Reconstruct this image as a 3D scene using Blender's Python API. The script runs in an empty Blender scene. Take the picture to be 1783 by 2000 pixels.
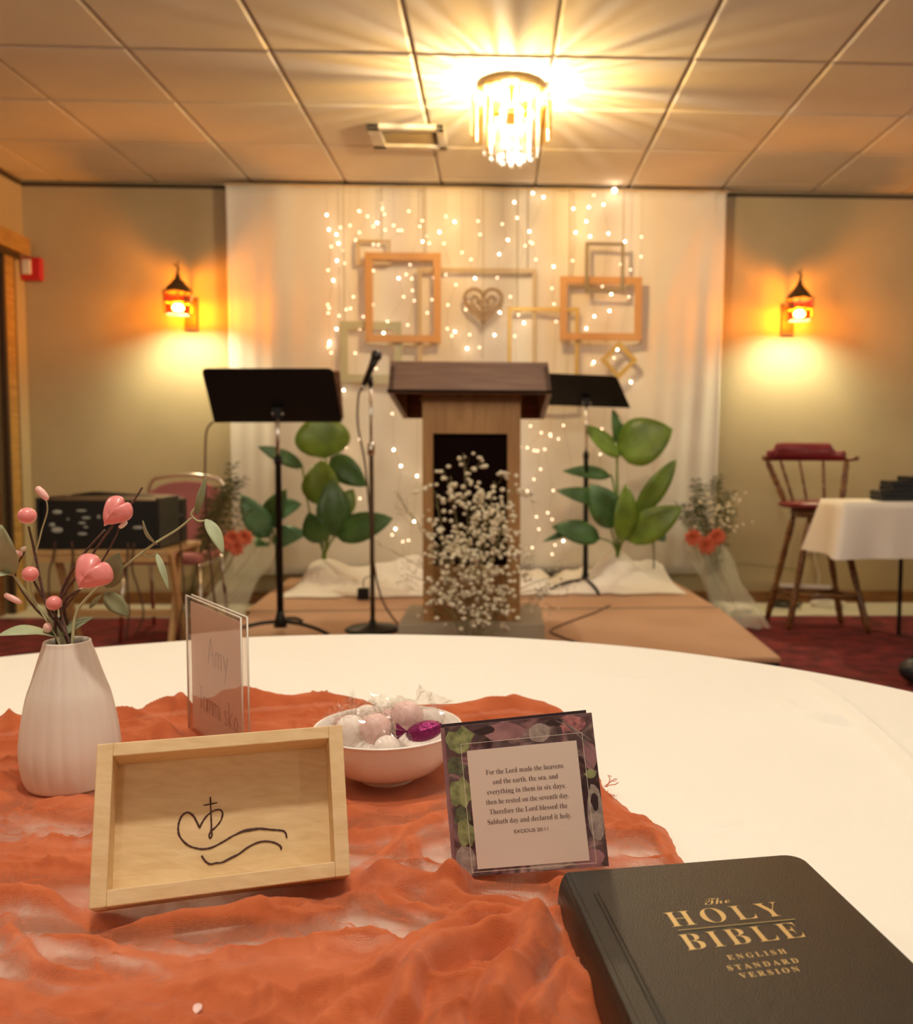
import bpy, math, random
import numpy as np
from mathutils import Vector, Matrix
random.seed(7); np.random.seed(7)
sc = bpy.context.scene
C = sc.collection
PI = math.pi

# ------------------------------------------------------------ camera
YAW, PITCH, ROLL = 0.03825, 0.06930, 0.00423
F, CX, CY = 1779.7, 1041.8, 1000.0
CAM = Vector((0, 0, 1.044))
_f = Vector((math.sin(YAW)*math.cos(PITCH), math.cos(YAW)*math.cos(PITCH), -math.sin(PITCH)))
_r = Vector((math.cos(YAW), -math.sin(YAW), 0))
_u = _r.cross(_f)
_r2 = _r*math.cos(ROLL) + _u*math.sin(ROLL)
_u2 = _u*math.cos(ROLL) - _r*math.sin(ROLL)
cd = bpy.data.cameras.new('camera')
cam = bpy.data.objects.new('camera', cd); C.objects.link(cam)
M = Matrix.Identity(4)
for i in range(3):
    M[i][0] = _r2[i]; M[i][1] = _u2[i]; M[i][2] = -_f[i]; M[i][3] = CAM[i]
cam.matrix_world = M
cd.sensor_fit = 'HORIZONTAL'; cd.sensor_width = 36.0
cd.lens = 36.0*F/1783.0
cd.shift_x = (891.5-CX)/1783.0
cd.shift_y = (CY-1000.0)/1783.0
cd.clip_start = 0.02; cd.clip_end = 60
cd.dof.use_dof = True; cd.dof.focus_distance = 0.66; cd.dof.aperture_fstop = 10.5
sc.camera = cam

# ------------------------------------------------------------ world, exposure
w = bpy.data.worlds.new('room_air'); sc.world = w; w.use_nodes = True
w.node_tree.nodes['Background'].inputs[0].default_value = (1.0, 0.86, 0.68, 1)
w.node_tree.nodes['Background'].inputs[1].default_value = 0.02
sc.view_settings.view_transform = 'Standard'
sc.view_settings.look = 'None'
sc.view_settings.gamma = 1.0
sc.view_settings.use_curve_mapping = False
sc.view_settings.exposure = -0.05
sc.cycles.sample_clamp_indirect = 3.0
sc.cycles.transparent_max_bounces = 16

# ------------------------------------------------------------ room lamps out of frame (the hall's other ceiling fixtures and one added fill)
def room_lamp(name, loc, power, col, rad):
    l = bpy.data.lights.new(name, 'POINT'); l.energy = power; l.color = col; l.shadow_soft_size = rad
    o = bpy.data.objects.new(name, l); C.objects.link(o); o.location = loc
    return o
WARM = (1.0, 0.905, 0.755)
for (x, y, p, rd) in ((-0.12, 0.42, 62, 0.055), (0.06, 1.95, 20, 0.30), (3.1, 1.34, 36, 0.1), (-2.3, 1.34, 26, 0.1), (0.06, -2.3, 24, 0.1), (3.1, -1.7, 24, 0.1)):  # second lamp is an added fill for the podium flowers, no fixture there
    room_lamp('ceiling_and_fill_light', (x, y, 2.52), p, WARM, rd)
room_lamp('stage_side_fixture_light', (3.1, 4.39, 2.55), 8, WARM, 0.1)

# ------------------------------------------------------------ rays through photo points
def ray(px, py): return _f*F + _r2*(px-CX) + _u2*(CY-py)
def oz(px, py, z):
    d = ray(px, py); return CAM + d*((z-CAM.z)/d.z)
def oy(px, py, y):
    d = ray(px, py); return CAM + d*(y/d.y)
def ox(px, py, x):
    d = ray(px, py); return CAM + d*(x/d.x)
def opl(px, py, o, n):
    d = ray(px, py); return CAM + d*((o-CAM).dot(n)/d.dot(n))

# ------------------------------------------------------------ materials
def new_mat(name):
    m = bpy.data.materials.new(name); m.use_nodes = True
    nt = m.node_tree; return m, nt, nt.nodes['Principled BSDF']
def mat(name, col, rough=0.6, metal=0.0, var=0.0, vscale=20, bump=0.0, bscale=200, stretch=None, col2=None, spec=None, trans=0.0, coat=0.0, sheen=0.0, alpha=1.0):
    m, nt, b = new_mat(name)
    b.inputs['Base Color'].default_value = (*col, 1)
    b.inputs['Roughness'].default_value = rough
    b.inputs['Metallic'].default_value = metal
    b.inputs['Transmission Weight'].default_value = trans
    b.inputs['Coat Weight'].default_value = coat
    b.inputs['Sheen Weight'].default_value = sheen
    b.inputs['Alpha'].default_value = alpha
    if spec is not None: b.inputs['Specular IOR Level'].default_value = spec
    tc = nt.nodes.new('ShaderNodeTexCoord'); mp = nt.nodes.new('ShaderNodeMapping')
    nt.links.new(tc.outputs['Object'], mp.inputs[0])
    if stretch: mp.inputs['Scale'].default_value = stretch
    if var > 0 or col2:
        n = nt.nodes.new('ShaderNodeTexNoise'); n.inputs['Scale'].default_value = vscale
        n.inputs['Detail'].default_value = 5; nt.links.new(mp.outputs[0], n.inputs[0])
        r = nt.nodes.new('ShaderNodeValToRGB'); nt.links.new(n.outputs['Fac'], r.inputs[0])
        c2 = col2 if col2 else tuple(c*(1-var) for c in col)
        c1 = col if col2 else tuple(min(1, c*(1+var*0.5)) for c in col)
        r.color_ramp.elements[0].position = 0.35; r.color_ramp.elements[1].position = 0.68
        r.color_ramp.elements[0].color = (*c2, 1); r.color_ramp.elements[1].color = (*c1, 1)
        nt.links.new(r.outputs[0], b.inputs['Base Color'])
    if bump > 0:
        n = nt.nodes.new('ShaderNodeTexNoise'); n.inputs['Scale'].default_value = bscale
        n.inputs['Detail'].default_value = 3; nt.links.new(mp.outputs[0], n.inputs[0])
        bp = nt.nodes.new('ShaderNodeBump'); bp.inputs['Strength'].default_value = bump
        bp.inputs['Distance'].default_value = 0.002
        nt.links.new(n.outputs['Fac'], bp.inputs['Height']); nt.links.new(bp.outputs[0], b.inputs['Normal'])
    return m
def emit(name, col, s):
    m = bpy.data.materials.new(name); m.use_nodes = True; nt = m.node_tree
    nt.nodes.remove(nt.nodes['Principled BSDF'])
    e = nt.nodes.new('ShaderNodeEmission'); e.inputs[0].default_value = (*col, 1); e.inputs[1].default_value = s
    nt.links.new(e.outputs[0], nt.nodes['Material Output'].inputs[0]); return m
def thin_glass(name, tint, gloss=0.12, rough=0.02, diffuse=0.0, dcol=(1, 1, 1)):
    """thin sheet: tinted see-through with a surface reflection"""
    m = bpy.data.materials.new(name); m.use_nodes = True; nt = m.node_tree
    nt.nodes.remove(nt.nodes['Principled BSDF'])
    t = nt.nodes.new('ShaderNodeBsdfTransparent'); t.inputs[0].default_value = (*tint, 1)
    g = nt.nodes.new('ShaderNodeBsdfGlossy'); g.inputs['Roughness'].default_value = rough
    fr = nt.nodes.new('ShaderNodeFresnel'); fr.inputs[0].default_value = 1.45
    mth = nt.nodes.new('ShaderNodeMath'); mth.operation = 'ADD'; mth.inputs[1].default_value = gloss*0.3; mth.use_clamp = True
    nt.links.new(fr.outputs[0], mth.inputs[0])
    ge = nt.nodes.new('ShaderNodeNewGeometry'); inv = nt.nodes.new('ShaderNodeMath'); inv.operation = 'SUBTRACT'; inv.inputs[0].default_value = 1.0
    nt.links.new(ge.outputs['Backfacing'], inv.inputs[1]); mu = nt.nodes.new('ShaderNodeMath'); mu.operation = 'MULTIPLY'
    nt.links.new(mth.outputs[0], mu.inputs[0]); nt.links.new(inv.outputs[0], mu.inputs[1])
    mx = nt.nodes.new('ShaderNodeMixShader'); nt.links.new(mu.outputs[0], mx.inputs[0])
    src = t
    if diffuse > 0:
        d = nt.nodes.new('ShaderNodeBsdfDiffuse'); d.inputs[0].default_value = (*dcol, 1)
        m2 = nt.nodes.new('ShaderNodeMixShader'); m2.inputs[0].default_value = diffuse
        nt.links.new(t.outputs[0], m2.inputs[1]); nt.links.new(d.outputs[0], m2.inputs[2]); src = m2
    nt.links.new(src.outputs[0], mx.inputs[1]); nt.links.new(g.outputs[0], mx.inputs[2])
    nt.links.new(mx.outputs[0], nt.nodes['Material Output'].inputs[0]); return m
def wood(name, c1, c2, rough=0.5, scale=(1, 12, 12), ns=6, coat=0.0, bump=0.15):
    m, nt, b = new_mat(name)
    tc = nt.nodes.new('ShaderNodeTexCoord'); mp = nt.nodes.new('ShaderNodeMapping'); mp.inputs['Scale'].default_value = scale
    nt.links.new(tc.outputs['Object'], mp.inputs[0])
    n = nt.nodes.new('ShaderNodeTexNoise'); n.inputs['Scale'].default_value = ns; n.inputs['Detail'].default_value = 8
    n.inputs['Distortion'].default_value = 0.6; nt.links.new(mp.outputs[0], n.inputs[0])
    r = nt.nodes.new('ShaderNodeValToRGB'); r.color_ramp.elements[0].position = 0.32; r.color_ramp.elements[1].position = 0.68
    r.color_ramp.elements[0].color = (*c2, 1); r.color_ramp.elements[1].color = (*c1, 1)
    nt.links.new(n.outputs['Fac'], r.inputs[0]); nt.links.new(r.outputs[0], b.inputs['Base Color'])
    b.inputs['Roughness'].default_value = rough; b.inputs['Coat Weight'].default_value = coat
    bp = nt.nodes.new('ShaderNodeBump'); bp.inputs['Strength'].default_value = bump; bp.inputs['Distance'].default_value = 0.001
    nt.links.new(n.outputs['Fac'], bp.inputs['Height']); nt.links.new(bp.outputs[0], b.inputs['Normal'])
    return m

MT = dict(
    wall=mat('tan wall covering', (0.47, 0.385, 0.235), 0.75, var=0.10, vscale=1.6, bump=0.5, bscale=120),
    tile=mat('ceiling tile', (0.74, 0.70, 0.62), 0.9, var=0.05, vscale=3, bump=0.6, bscale=180),
    gridshade=mat('ceiling grid in painted shade', (0.22, 0.155, 0.075), 0.6),  # white grid bars drawn brown, shade of the tile gaps painted in
    carpet=mat('burgundy carpet', (0.24, 0.024, 0.024), 0.95, vscale=9, bump=1.0, bscale=400, col2=(0.075, 0.006, 0.008)),
    vinyl=mat('pale vinyl floor', (0.62, 0.58, 0.44), 0.5, var=0.08, vscale=5),
    base=wood('brown baseboard', (0.27, 0.12, 0.035), (0.17, 0.07, 0.02), scale=(1, 8, 8)),
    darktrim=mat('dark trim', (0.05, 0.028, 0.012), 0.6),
    goldtrim=wood('gold oak trim', (0.48, 0.29, 0.08), (0.32, 0.18, 0.05), scale=(1, 1, 8)),
    curtain=mat('cream curtain cloth', (0.80, 0.755, 0.68), 0.9, var=0.05, vscale=2.0, bump=0.3, bscale=600, sheen=0.2),
    stage=mat('tan stage deck', (0.50, 0.29, 0.17), 0.55, var=0.06, vscale=2.5, bump=0.1, bscale=300),
    stageedge=mat('stage edge lip', (0.62, 0.40, 0.24), 0.5),
    black=mat('black enamel', (0.006, 0.005, 0.005), 0.45, spec=0.3),
    blackgloss=mat('black plastic', (0.012, 0.012, 0.013), 0.3),
    chrome=mat('chrome', (0.75, 0.72, 0.66), 0.22, metal=1.0),
    darkmetal=mat('bronze metal', (0.11, 0.065, 0.03), 0.5, metal=0.5, var=0.3, vscale=40),
    podium=wood('walnut laminate', (0.29, 0.155, 0.09), (0.20, 0.10, 0.055), scale=(1, 1, 10), ns=5, rough=0.45),
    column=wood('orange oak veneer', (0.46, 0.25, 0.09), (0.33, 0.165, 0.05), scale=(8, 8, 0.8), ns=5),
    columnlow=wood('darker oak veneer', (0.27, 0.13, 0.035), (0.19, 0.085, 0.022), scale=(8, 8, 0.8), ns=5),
    recess=mat('dark recess panel', (0.008, 0.003, 0.002), 0.9, spec=0.05),
    plinth=mat('grey plinth', (0.40, 0.36, 0.27), 0.6),
    white_linen=mat('white table linen', (0.91, 0.875, 0.79), 0.85, var=0.015, vscale=4, bump=0.25, bscale=1500),
    white_cloth=mat('white stage cloth', (0.86, 0.80, 0.70), 0.9, bump=0.2, bscale=400),
    ceramic=mat('white glazed ceramic', (0.90, 0.84, 0.78), 0.22, coat=0.4),
    matte_ceramic=mat('matt white ceramic', (0.84, 0.77, 0.69), 0.45, var=0.04, vscale=14),
    pink=mat('pink enamel', (0.84, 0.27, 0.27), 0.3, coat=0.3),
    palepink=mat('pale pink bud', (0.88, 0.50, 0.46), 0.35),
    twig=mat('brown twig', (0.10, 0.045, 0.03), 0.7, var=0.4, vscale=300),
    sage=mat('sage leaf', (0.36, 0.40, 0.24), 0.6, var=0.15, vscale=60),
    sagestem=mat('sage stem', (0.42, 0.40, 0.22), 0.6),
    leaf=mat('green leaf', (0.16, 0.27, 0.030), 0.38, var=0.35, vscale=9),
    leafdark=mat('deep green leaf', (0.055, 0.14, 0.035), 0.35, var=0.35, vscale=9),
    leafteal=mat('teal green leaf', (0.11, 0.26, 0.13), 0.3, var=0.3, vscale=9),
    fern=mat('fern green', (0.10, 0.13, 0.045), 0.6, var=0.3, vscale=30),
    coral=mat('coral petals', (0.86, 0.20, 0.10), 0.6, var=0.25, vscale=60),
    blossom=mat('white blossom', (0.90, 0.83, 0.62), 0.7),
    stem=mat('dry stem', (0.25, 0.22, 0.10), 0.7),
    lightwood=wood('light beech', (0.62, 0.40, 0.17), (0.50, 0.30, 0.12), scale=(2, 2, 10)),
    stoolwood=wood('stained oak', (0.24, 0.105, 0.022), (0.075, 0.018, 0.008), scale=(3, 3, 8), coat=0.3, rough=0.35),
    maroon=mat('maroon vinyl', (0.17, 0.009, 0.016), 0.35, var=0.2, vscale=8),
    pinkfabric=mat('dusty pink upholstery', (0.44, 0.17, 0.17), 0.8, bump=0.2, bscale=500),
    red=mat('red alarm plastic', (0.55, 0.02, 0.025), 0.4),
    whiteplastic=mat('white plastic', (0.80, 0.75, 0.66), 0.4),
    paulownia=wood('pale box wood', (0.80, 0.60, 0.34), (0.70, 0.49, 0.25), scale=(1.2, 20, 20), ns=9, rough=0.6, bump=0.3),
    ink=mat('dark burnt line', (0.055, 0.012, 0.010), 0.6),
    orangewood=mat('orange frame wood', (0.64, 0.34, 0.13), 0.5),
    palewood=mat('pale frame wood', (0.60, 0.47, 0.30), 0.6),
    sagepaint=mat('sage frame paint', (0.52, 0.50, 0.34), 0.6),
    goldpaint=mat('gold frame paint', (0.60, 0.40, 0.11), 0.4, metal=0.2),
    greywood=mat('weathered frame wood', (0.30, 0.24, 0.15), 0.6),
    heartwood=mat('carved heart wood', (0.42, 0.30, 0.19), 0.7),
    wire=mat('hanging wire', (0.30, 0.24, 0.16), 0.6),
    leather=mat('black bonded leather', (0.012, 0.0115, 0.008), 0.36, var=0.12, vscale=300, bump=0.30, bscale=1100, spec=0.38),
    gold=mat('gold foil', (0.86, 0.68, 0.33), 0.3, metal=0.7),
    pages=mat('gilt page edges', (0.42, 0.20, 0.08), 0.35, metal=0.3, stretch=(1, 1, 200), var=0.3, vscale=8),
    cardpaper=mat('card paper', (0.80, 0.70, 0.62), 0.7),
    print_dark=mat('printed text ink', (0.10, 0.055, 0.05), 0.7),
    paper_pink=mat('blush paper', (0.88, 0.70, 0.62), 0.8),
    candypink=mat('pink mint candy', (0.88, 0.60, 0.56), 0.5, var=0.12, vscale=60),
    candywhite=mat('white mint candy', (0.93, 0.83, 0.76), 0.5),
    foil=mat('purple foil', (0.22, 0.015, 0.10), 0.25, metal=0.7, bump=1.0, bscale=300),
    navy=mat('dark book cloth', (0.012, 0.016, 0.022), 0.4),
    bookpages=mat('book page edges', (0.03, 0.03, 0.03), 0.8),
    silver=mat('panel marks', (0.42, 0.44, 0.38), 0.4),
    clearglass=thin_glass('clear glass', (0.86, 0.88, 0.82), 0.3),
    acrylic=thin_glass('clear acrylic', (0.95, 0.91, 0.88), 0.25),
    amber=thin_glass('amber lantern glass', (0.85, 0.28, 0.010), 0.15),
    tulle=thin_glass('white tulle', (0.90, 0.90, 0.86), 0.0, 0.8, diffuse=0.30, dcol=(0.75, 0.74, 0.64)),
    strip_amber=thin_glass('smoked amber glass strip', (0.98, 0.87, 0.66), 0.25),
    strip_clear=thin_glass('bevelled clear glass strip', (0.55, 0.50, 0.42), 0.35, diffuse=0.30, dcol=(0.9, 0.85, 0.75)),
    wrap=thin_glass('cellophane', (0.985, 0.975, 0.97), 0.22, 0.05),
    lamp=emit('lamp bulb glow', (1.0, 0.92, 0.78), 6200),
    sconcebulb=emit('sconce bulb glow', (1.0, 0.86, 0.50), 1250),
    fairy=emit('fairy light glow', (1.0, 0.72, 0.46), 34),
    fairydim=emit('fairy light soft glow', (1.0, 0.64, 0.40), 8),
)

# ------------------------------------------------------------ mesh building
BASE = {}
class MB:
    def __init__(s): s.v = []; s.f = []
    def quad(s, a, b, c, d):
        n = len(s.v); s.v += [Vector(a), Vector(b), Vector(c), Vector(d)]; s.f.append((n, n+1, n+2, n+3)); return s
    def tri(s, a, b, c):
        n = len(s.v); s.v += [Vector(a), Vector(b), Vector(c)]; s.f.append((n, n+1, n+2)); return s
    def hexa(s, p):   # 8 points: bottom 4 ccw, top 4 ccw
        n = len(s.v); s.v += [Vector(q) for q in p]
        for f in ((3, 2, 1, 0), (4, 5, 6, 7), (0, 1, 5, 4), (1, 2, 6, 5), (2, 3, 7, 6), (3, 0, 4, 7)):
            s.f.append(tuple(n+i for i in f))
        return s
    def box(s, c, d, rot=None):
        c = Vector(c); hx, hy, hz = d[0]/2, d[1]/2, d[2]/2
        p = [Vector(q) for q in ((-hx, -hy, -hz), (hx, -hy, -hz), (hx, hy, -hz), (-hx, hy, -hz), (-hx, -hy, hz), (hx, -hy, hz), (hx, hy, hz), (-hx, hy, hz))]
        if rot is not None: p = [rot @ q for q in p]
        return s.hexa([c+q for q in p])
    def frame_box(s, o, ex, ey, ez, x0, x1, y0, y1, z0, z1):
        P = lambda x, y, z: o+ex*x+ey*y+ez*z
        return s.hexa([P(x0, y0, z0), P(x1, y0, z0), P(x1, y1, z0), P(x0, y1, z0), P(x0, y0, z1), P(x1, y0, z1), P(x1, y1, z1), P(x0, y1, z1)])
    def tube(s, pts, r, n=8, cap=True, closed=False):
        pts = [Vector(p) for p in pts]; k = len(pts)
        rr = r if isinstance(r, (list, tuple)) else [r]*k
        n0 = len(s.v); up = None
        for i, p in enumerate(pts):
            if closed: t = pts[(i+1) % k]-pts[i-1]
            else: t = pts[min(i+1, k-1)]-pts[max(i-1, 0)]
            if t.length < 1e-9: t = Vector((0, 0, 1))
            t.normalize()
            if up is None:
                up = Vector((0, 0, 1)) if abs(t.z) < 0.9 else Vector((1, 0, 0))
            a = up - t*up.dot(t)
            if a.length < 1e-6: a = t.orthogonal()
            a.normalize(); b = t.cross(a); up = a
            for j in range(n):
                an = 2*PI*j/n; s.v.append(p+(a*math.cos(an)+b*math.sin(an))*rr[i])
        for i in range(k if closed else k-1):
            i2 = (i+1) % k
            for j in range(n):
                j2 = (j+1) % n
                s.f.append((n0+i*n+j, n0+i*n+j2, n0+i2*n+j2, n0+i2*n+j))
        if cap and not closed:
            s.f.append(tuple(n0+j for j in reversed(range(n)))); s.f.append(tuple(n0+(k-1)*n+j for j in range(n)))
        return s
    def lathe(s, c, prof, n=32, fl=None, axis=None, cap0=False, cap1=False):
        """prof: (radius, height); fl(angle, k)->radius factor"""
        c = Vector(c); n0 = len(s.v)
        az = Vector(axis).normalized() if axis else Vector((0, 0, 1))
        ax = az.orthogonal().normalized() if axis else Vector((1, 0, 0)); ay = az.cross(ax)
        for k, (r, h) in enumerate(prof):
            for j in range(n):
                an = 2*PI*j/n; q = r*(fl(an, k) if fl else 1)
                s.v.append(c+ax*(q*math.cos(an))+ay*(q*math.sin(an))+az*h)
        for k in range(len(prof)-1):
            for j in range(n):
                j2 = (j+1) % n; s.f.append((n0+k*n+j, n0+k*n+j2, n0+(k+1)*n+j2, n0+(k+1)*n+j))
        if cap0: s.f.append(tuple(n0+j for j in reversed(range(n))))
        if cap1: s.f.append(tuple(n0+(len(prof)-1)*n+j for j in range(n)))
        return s
    def ball(s, c, r, n=12, m=8, sc3=(1, 1, 1), rot=None):
        c = Vector(c); n0 = len(s.v)
        def P(x, y, z):
            q = Vector((x*sc3[0]*r, y*sc3[1]*r, z*sc3[2]*r))
            return c+(rot @ q if rot is not None else q)
        s.v.append(P(0, 0, -1))
        for i in range(1, m):
            a = -PI/2+PI*i/m
            for j in range(n): s.v.append(P(math.cos(a)*math.cos(2*PI*j/n), math.cos(a)*math.sin(2*PI*j/n), math.sin(a)))
        s.v.append(P(0, 0, 1)); e = len(s.v)-1
        for j in range(n):
            s.f.append((n0, n0+1+(j+1) % n, n0+1+j))
            for i in range(m-2):
                a = n0+1+i*n; s.f.append((a+j, a+(j+1) % n, a+n+(j+1) % n, a+n+j))
            a = n0+1+(m-2)*n; s.f.append((a+j, a+(j+1) % n, e))
        return s
    def prism(s, poly, d):
        """poly: list of Vectors (planar), d: extrusion vector"""
        n0 = len(s.v); k = len(poly); d = Vector(d)
        s.v += [Vector(p) for p in poly]+[Vector(p)+d for p in poly]
        s.f.append(tuple(n0+i for i in reversed(range(k)))); s.f.append(tuple(n0+k+i for i in range(k)))
        for i in range(k):
            j = (i+1) % k; s.f.append((n0+i, n0+j, n0+k+j, n0+k+i))
        return s
    def sheet(s, rows, thick=None):
        """grid of points rows[i][j]"""
        n0 = len(s.v); R = len(rows); K = len(rows[0])
        for r in rows: s.v += [Vector(p) for p in r]
        for i in range(R-1):
            for j in range(K-1):
                a = n0+i*K+j; s.f.append((a, a+1, a+K+1, a+K))
        return s
    def build(s, name, m, parent=None, smooth=False, at=None, bevel=0, kind=None, solid=0):
        me = bpy.data.meshes.new(name)
        if parent is not None: b = BASE[parent.name]
        elif at is not None: b = Vector(at)
        else:
            xs = [p.x for p in s.v]; ys = [p.y for p in s.v]; zs = [p.z for p in s.v]
            b = Vector(((min(xs)+max(xs))/2, (min(ys)+max(ys))/2, min(zs)))
        me.from_pydata([tuple(p-b) for p in s.v], [], s.f)
        if smooth:
            me.polygons.foreach_set('use_smooth', [True]*len(me.polygons))
        me.materials.append(MT[m] if isinstance(m, str) else m)
        me.update()
        o = bpy.data.objects.new(name, me); C.objects.link(o)
        BASE[o.name] = b
        if parent is not None: o.parent = parent
        else: o.location = b
        if bevel:
            md = o.modifiers.new('bevel', 'BEVEL'); md.width = bevel; md.segments = 2; md.limit_method = 'ANGLE'
        if solid:
            md = o.modifiers.new('solid', 'SOLIDIFY'); md.thickness = solid; md.offset = 0
        if smooth and bevel == 0 and smooth == 'auto':
            pass
        if kind: o['kind'] = kind
        return o
def tag(o, label, cat, group=None, kind=None):
    o['label'] = label; o['category'] = cat
    if group: o['group'] = group
    if kind: o['kind'] = kind
    return o
def thing(name, at, label, cat, group=None):
    o = bpy.data.objects.new(name, None); C.objects.link(o); o.location = at
    o.empty_display_size = 0.05
    BASE[o.name] = Vector(at)
    return tag(o, label, cat, group)
def dup(o, parent=None):
    c = o.copy(); C.objects.link(c)
    BASE[c.name] = BASE[o.name].copy()
    if parent is not None: c.parent = parent
    for ch in [x for x in bpy.data.objects if x.parent == o]: dup(ch, c)
    return c
def sc_struct(o, label=None):
    o['kind'] = 'structure'
    if label: o['label'] = label
    return o
def spline(pts, n=8):
    pts = [Vector(p) for p in pts]; out = []
    for i in range(len(pts)-1):
        p0 = pts[max(i-1, 0)]; p1 = pts[i]; p2 = pts[i+1]; p3 = pts[min(i+2, len(pts)-1)]
        for k in range(n):
            t = k/n
            out.append(0.5*((2*p1)+(p2-p0)*t+(2*p0-5*p1+4*p2-p3)*t*t+(3*p1-p0-3*p2+p3)*t**3))
    out.append(pts[-1]); return out

# ============================================================ SETTING
XL, XR, YB, YN, H = -3.06, 5.0, 6.093, -4.0, 2.743
sc_struct(MB().box((0.97, 1.05, -0.05), (XR-XL+0.4, 10.4, 0.1)).build('floor', 'carpet', at=(0, 0, 0)), 'burgundy patterned carpet')
sc_struct(MB().box((0.97, (5.60+YB)/2, 0.003), (XR-XL, YB-5.60, 0.006)).build('trim_1', 'vinyl', at=(0, 5.6, 0)), 'pale vinyl strip between carpet and back wall')
sc_struct(MB().box(((XL+XR)/2, YB+0.05, H/2), (XR-XL+0.4, 0.1, H+0.1)).build('wall_back', 'wall'))
sc_struct(MB().box((XL-0.05, 1.05, H/2), (0.1, 10.3, H+0.1)).build('wall_left', 'wall'))
sc_struct(MB().box((XR+0.05, 1.05, H/2), (0.1, 10.3, H+0.1)).build('wall_right', 'wall'))
sc_struct(MB().box(((XL+XR)/2, YN-0.05, H/2), (XR-XL+0.4, 0.1, H+0.1)).build('wall_front', 'wall'))
sc_struct(MB().box(((XL+XR)/2, YB-0.011, 0.045), (XR-XL, 0.02, 0.078)).build('baseboard_back', 'base'))
sc_struct(MB().box(((XL+XR)/2, YB-0.008, H-0.022), (XR-XL, 0.016, 0.022)).build('trim_2', 'darktrim'), 'dark wall angle under the ceiling with its shadow painted in')  # wall angle trim; its dark brown also paints the shadow line
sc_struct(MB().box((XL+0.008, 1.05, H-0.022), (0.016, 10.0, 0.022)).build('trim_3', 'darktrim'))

# ceiling: slab, grid bars, tiles
ceil = MB().box(((XL+XR)/2, 1.05, H+0.09), (XR-XL+0.4, 10.4, 0.10)).build('ceiling', 'gridshade', at=(0, 0, H))
sc_struct(ceil, 'suspended ceiling of pale square tiles')
T = 0.6096; GX, GY = -1.5931, 4.0791
xs = [XL]+[GX+i*T for i in range(-2, 12) if XL+0.02 < GX+i*T < XR]+[XR]
ys = [GY+j*T for j in range(-13, 4) if GY+j*T > YN]; ys = [YN]+ys+[YB]
def tile_mesh(wx, wy):
    b = MB(); g = 0.0045; e = 0.012
    x0, x1, y0, y1 = g, wx-g, g, wy-g
    if x1-x0 < 0.05 or y1-y0 < 0.05: return None
    lo = [(x0+e, y0+e, 0), (x1-e, y0+e, 0), (x1-e, y1-e, 0), (x0+e, y1-e, 0)]
    mi = [(x0, y0, 0.007), (x1, y0, 0.007), (x1, y1, 0.007), (x0, y1, 0.007)]
    hi = [(x0, y0, 0.03), (x1, y0, 0.03), (x1, y1, 0.03), (x0, y1, 0.03)]
    b.v = [Vector(p) for p in lo+mi+hi]
    b.f = [(3, 2, 1, 0), (8, 9, 10, 11)]
    for i in range(4):
        j = (i+1) % 4
        b.f += [(i, j, 4+j, 4+i), (4+i, 4+j, 8+j, 8+i)]
    me = bpy.data.meshes.new('ceiling_tile'); me.from_pydata([tuple(p) for p in b.v], [], b.f); me.materials.append(MT['tile'])
    return me
tm = {}; far = MB()
for i in range(len(xs)-1):
    for j in range(len(ys)-1):
        wx, wy = round(xs[i+1]-xs[i], 3), round(ys[j+1]-ys[j], 3)
        if wx < 0.06 or wy < 0.06: continue
        if (wx, wy) not in tm: tm[(wx, wy)] = tile_mesh(wx, wy)
        me = tm[(wx, wy)]
        if me is None: continue
        jit = random.uniform(-0.0015, 0.0015)
        if ys[j+1] > 2.9 and xs[i] < 3.4:
            o = bpy.data.objects.new('ceiling_tile', me); C.objects.link(o); o.parent = ceil
            o.location = (xs[i], ys[j], jit); o.rotation_euler = (random.uniform(-.002, .002), random.uniform(-.002, .002), 0)
        else:
            n0 = len(far.v); far.v += [Vector(v.co)+Vector((xs[i], ys[j], H+jit)) for v in me.vertices]
            far.f += [tuple(n0+k for k in p.vertices) for p in me.polygons]
far.build('ceiling_tiles', 'tile', parent=ceil, kind='stuff')
# air vent in the ceiling
v = thing('ceiling_vent', (-0.5, 5.08, H-0.004), 'square pale metal air vent in the ceiling left of the glass chandelier', 'air vent')
x0, x1, y0, y1 = -0.70, -0.29, 4.93, 5.27
b = MB()
for (a, c_, d, e) in ((x0, x1, y0, y0+0.05), (x0, x1, y1-0.05, y1), (x0, x0+0.07, y0, y1), (x1-0.045, x1, y0, y1)):
    b.box(((a+c_)/2, (d+e)/2, H-0.014), (c_-a, e-d, 0.022))
b.build('frame', 'tile', v, bevel=0.003)
MB().box(((x0+x1)/2, (y0+y1)/2, H-0.005), (x1-x0-0.1, y1-y0-0.08, 0.006)).build('backing', 'greywood', v)
for k in range(7):
    yy = y0+0.066+k*0.032
    MB().box(((x0+x1)/2+0.01, yy, H-0.012), (x1-x0-0.115, 0.022, 0.002), Matrix.Rotation(0.5, 3, 'X')).build('slat', 'palewood', v)

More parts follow.
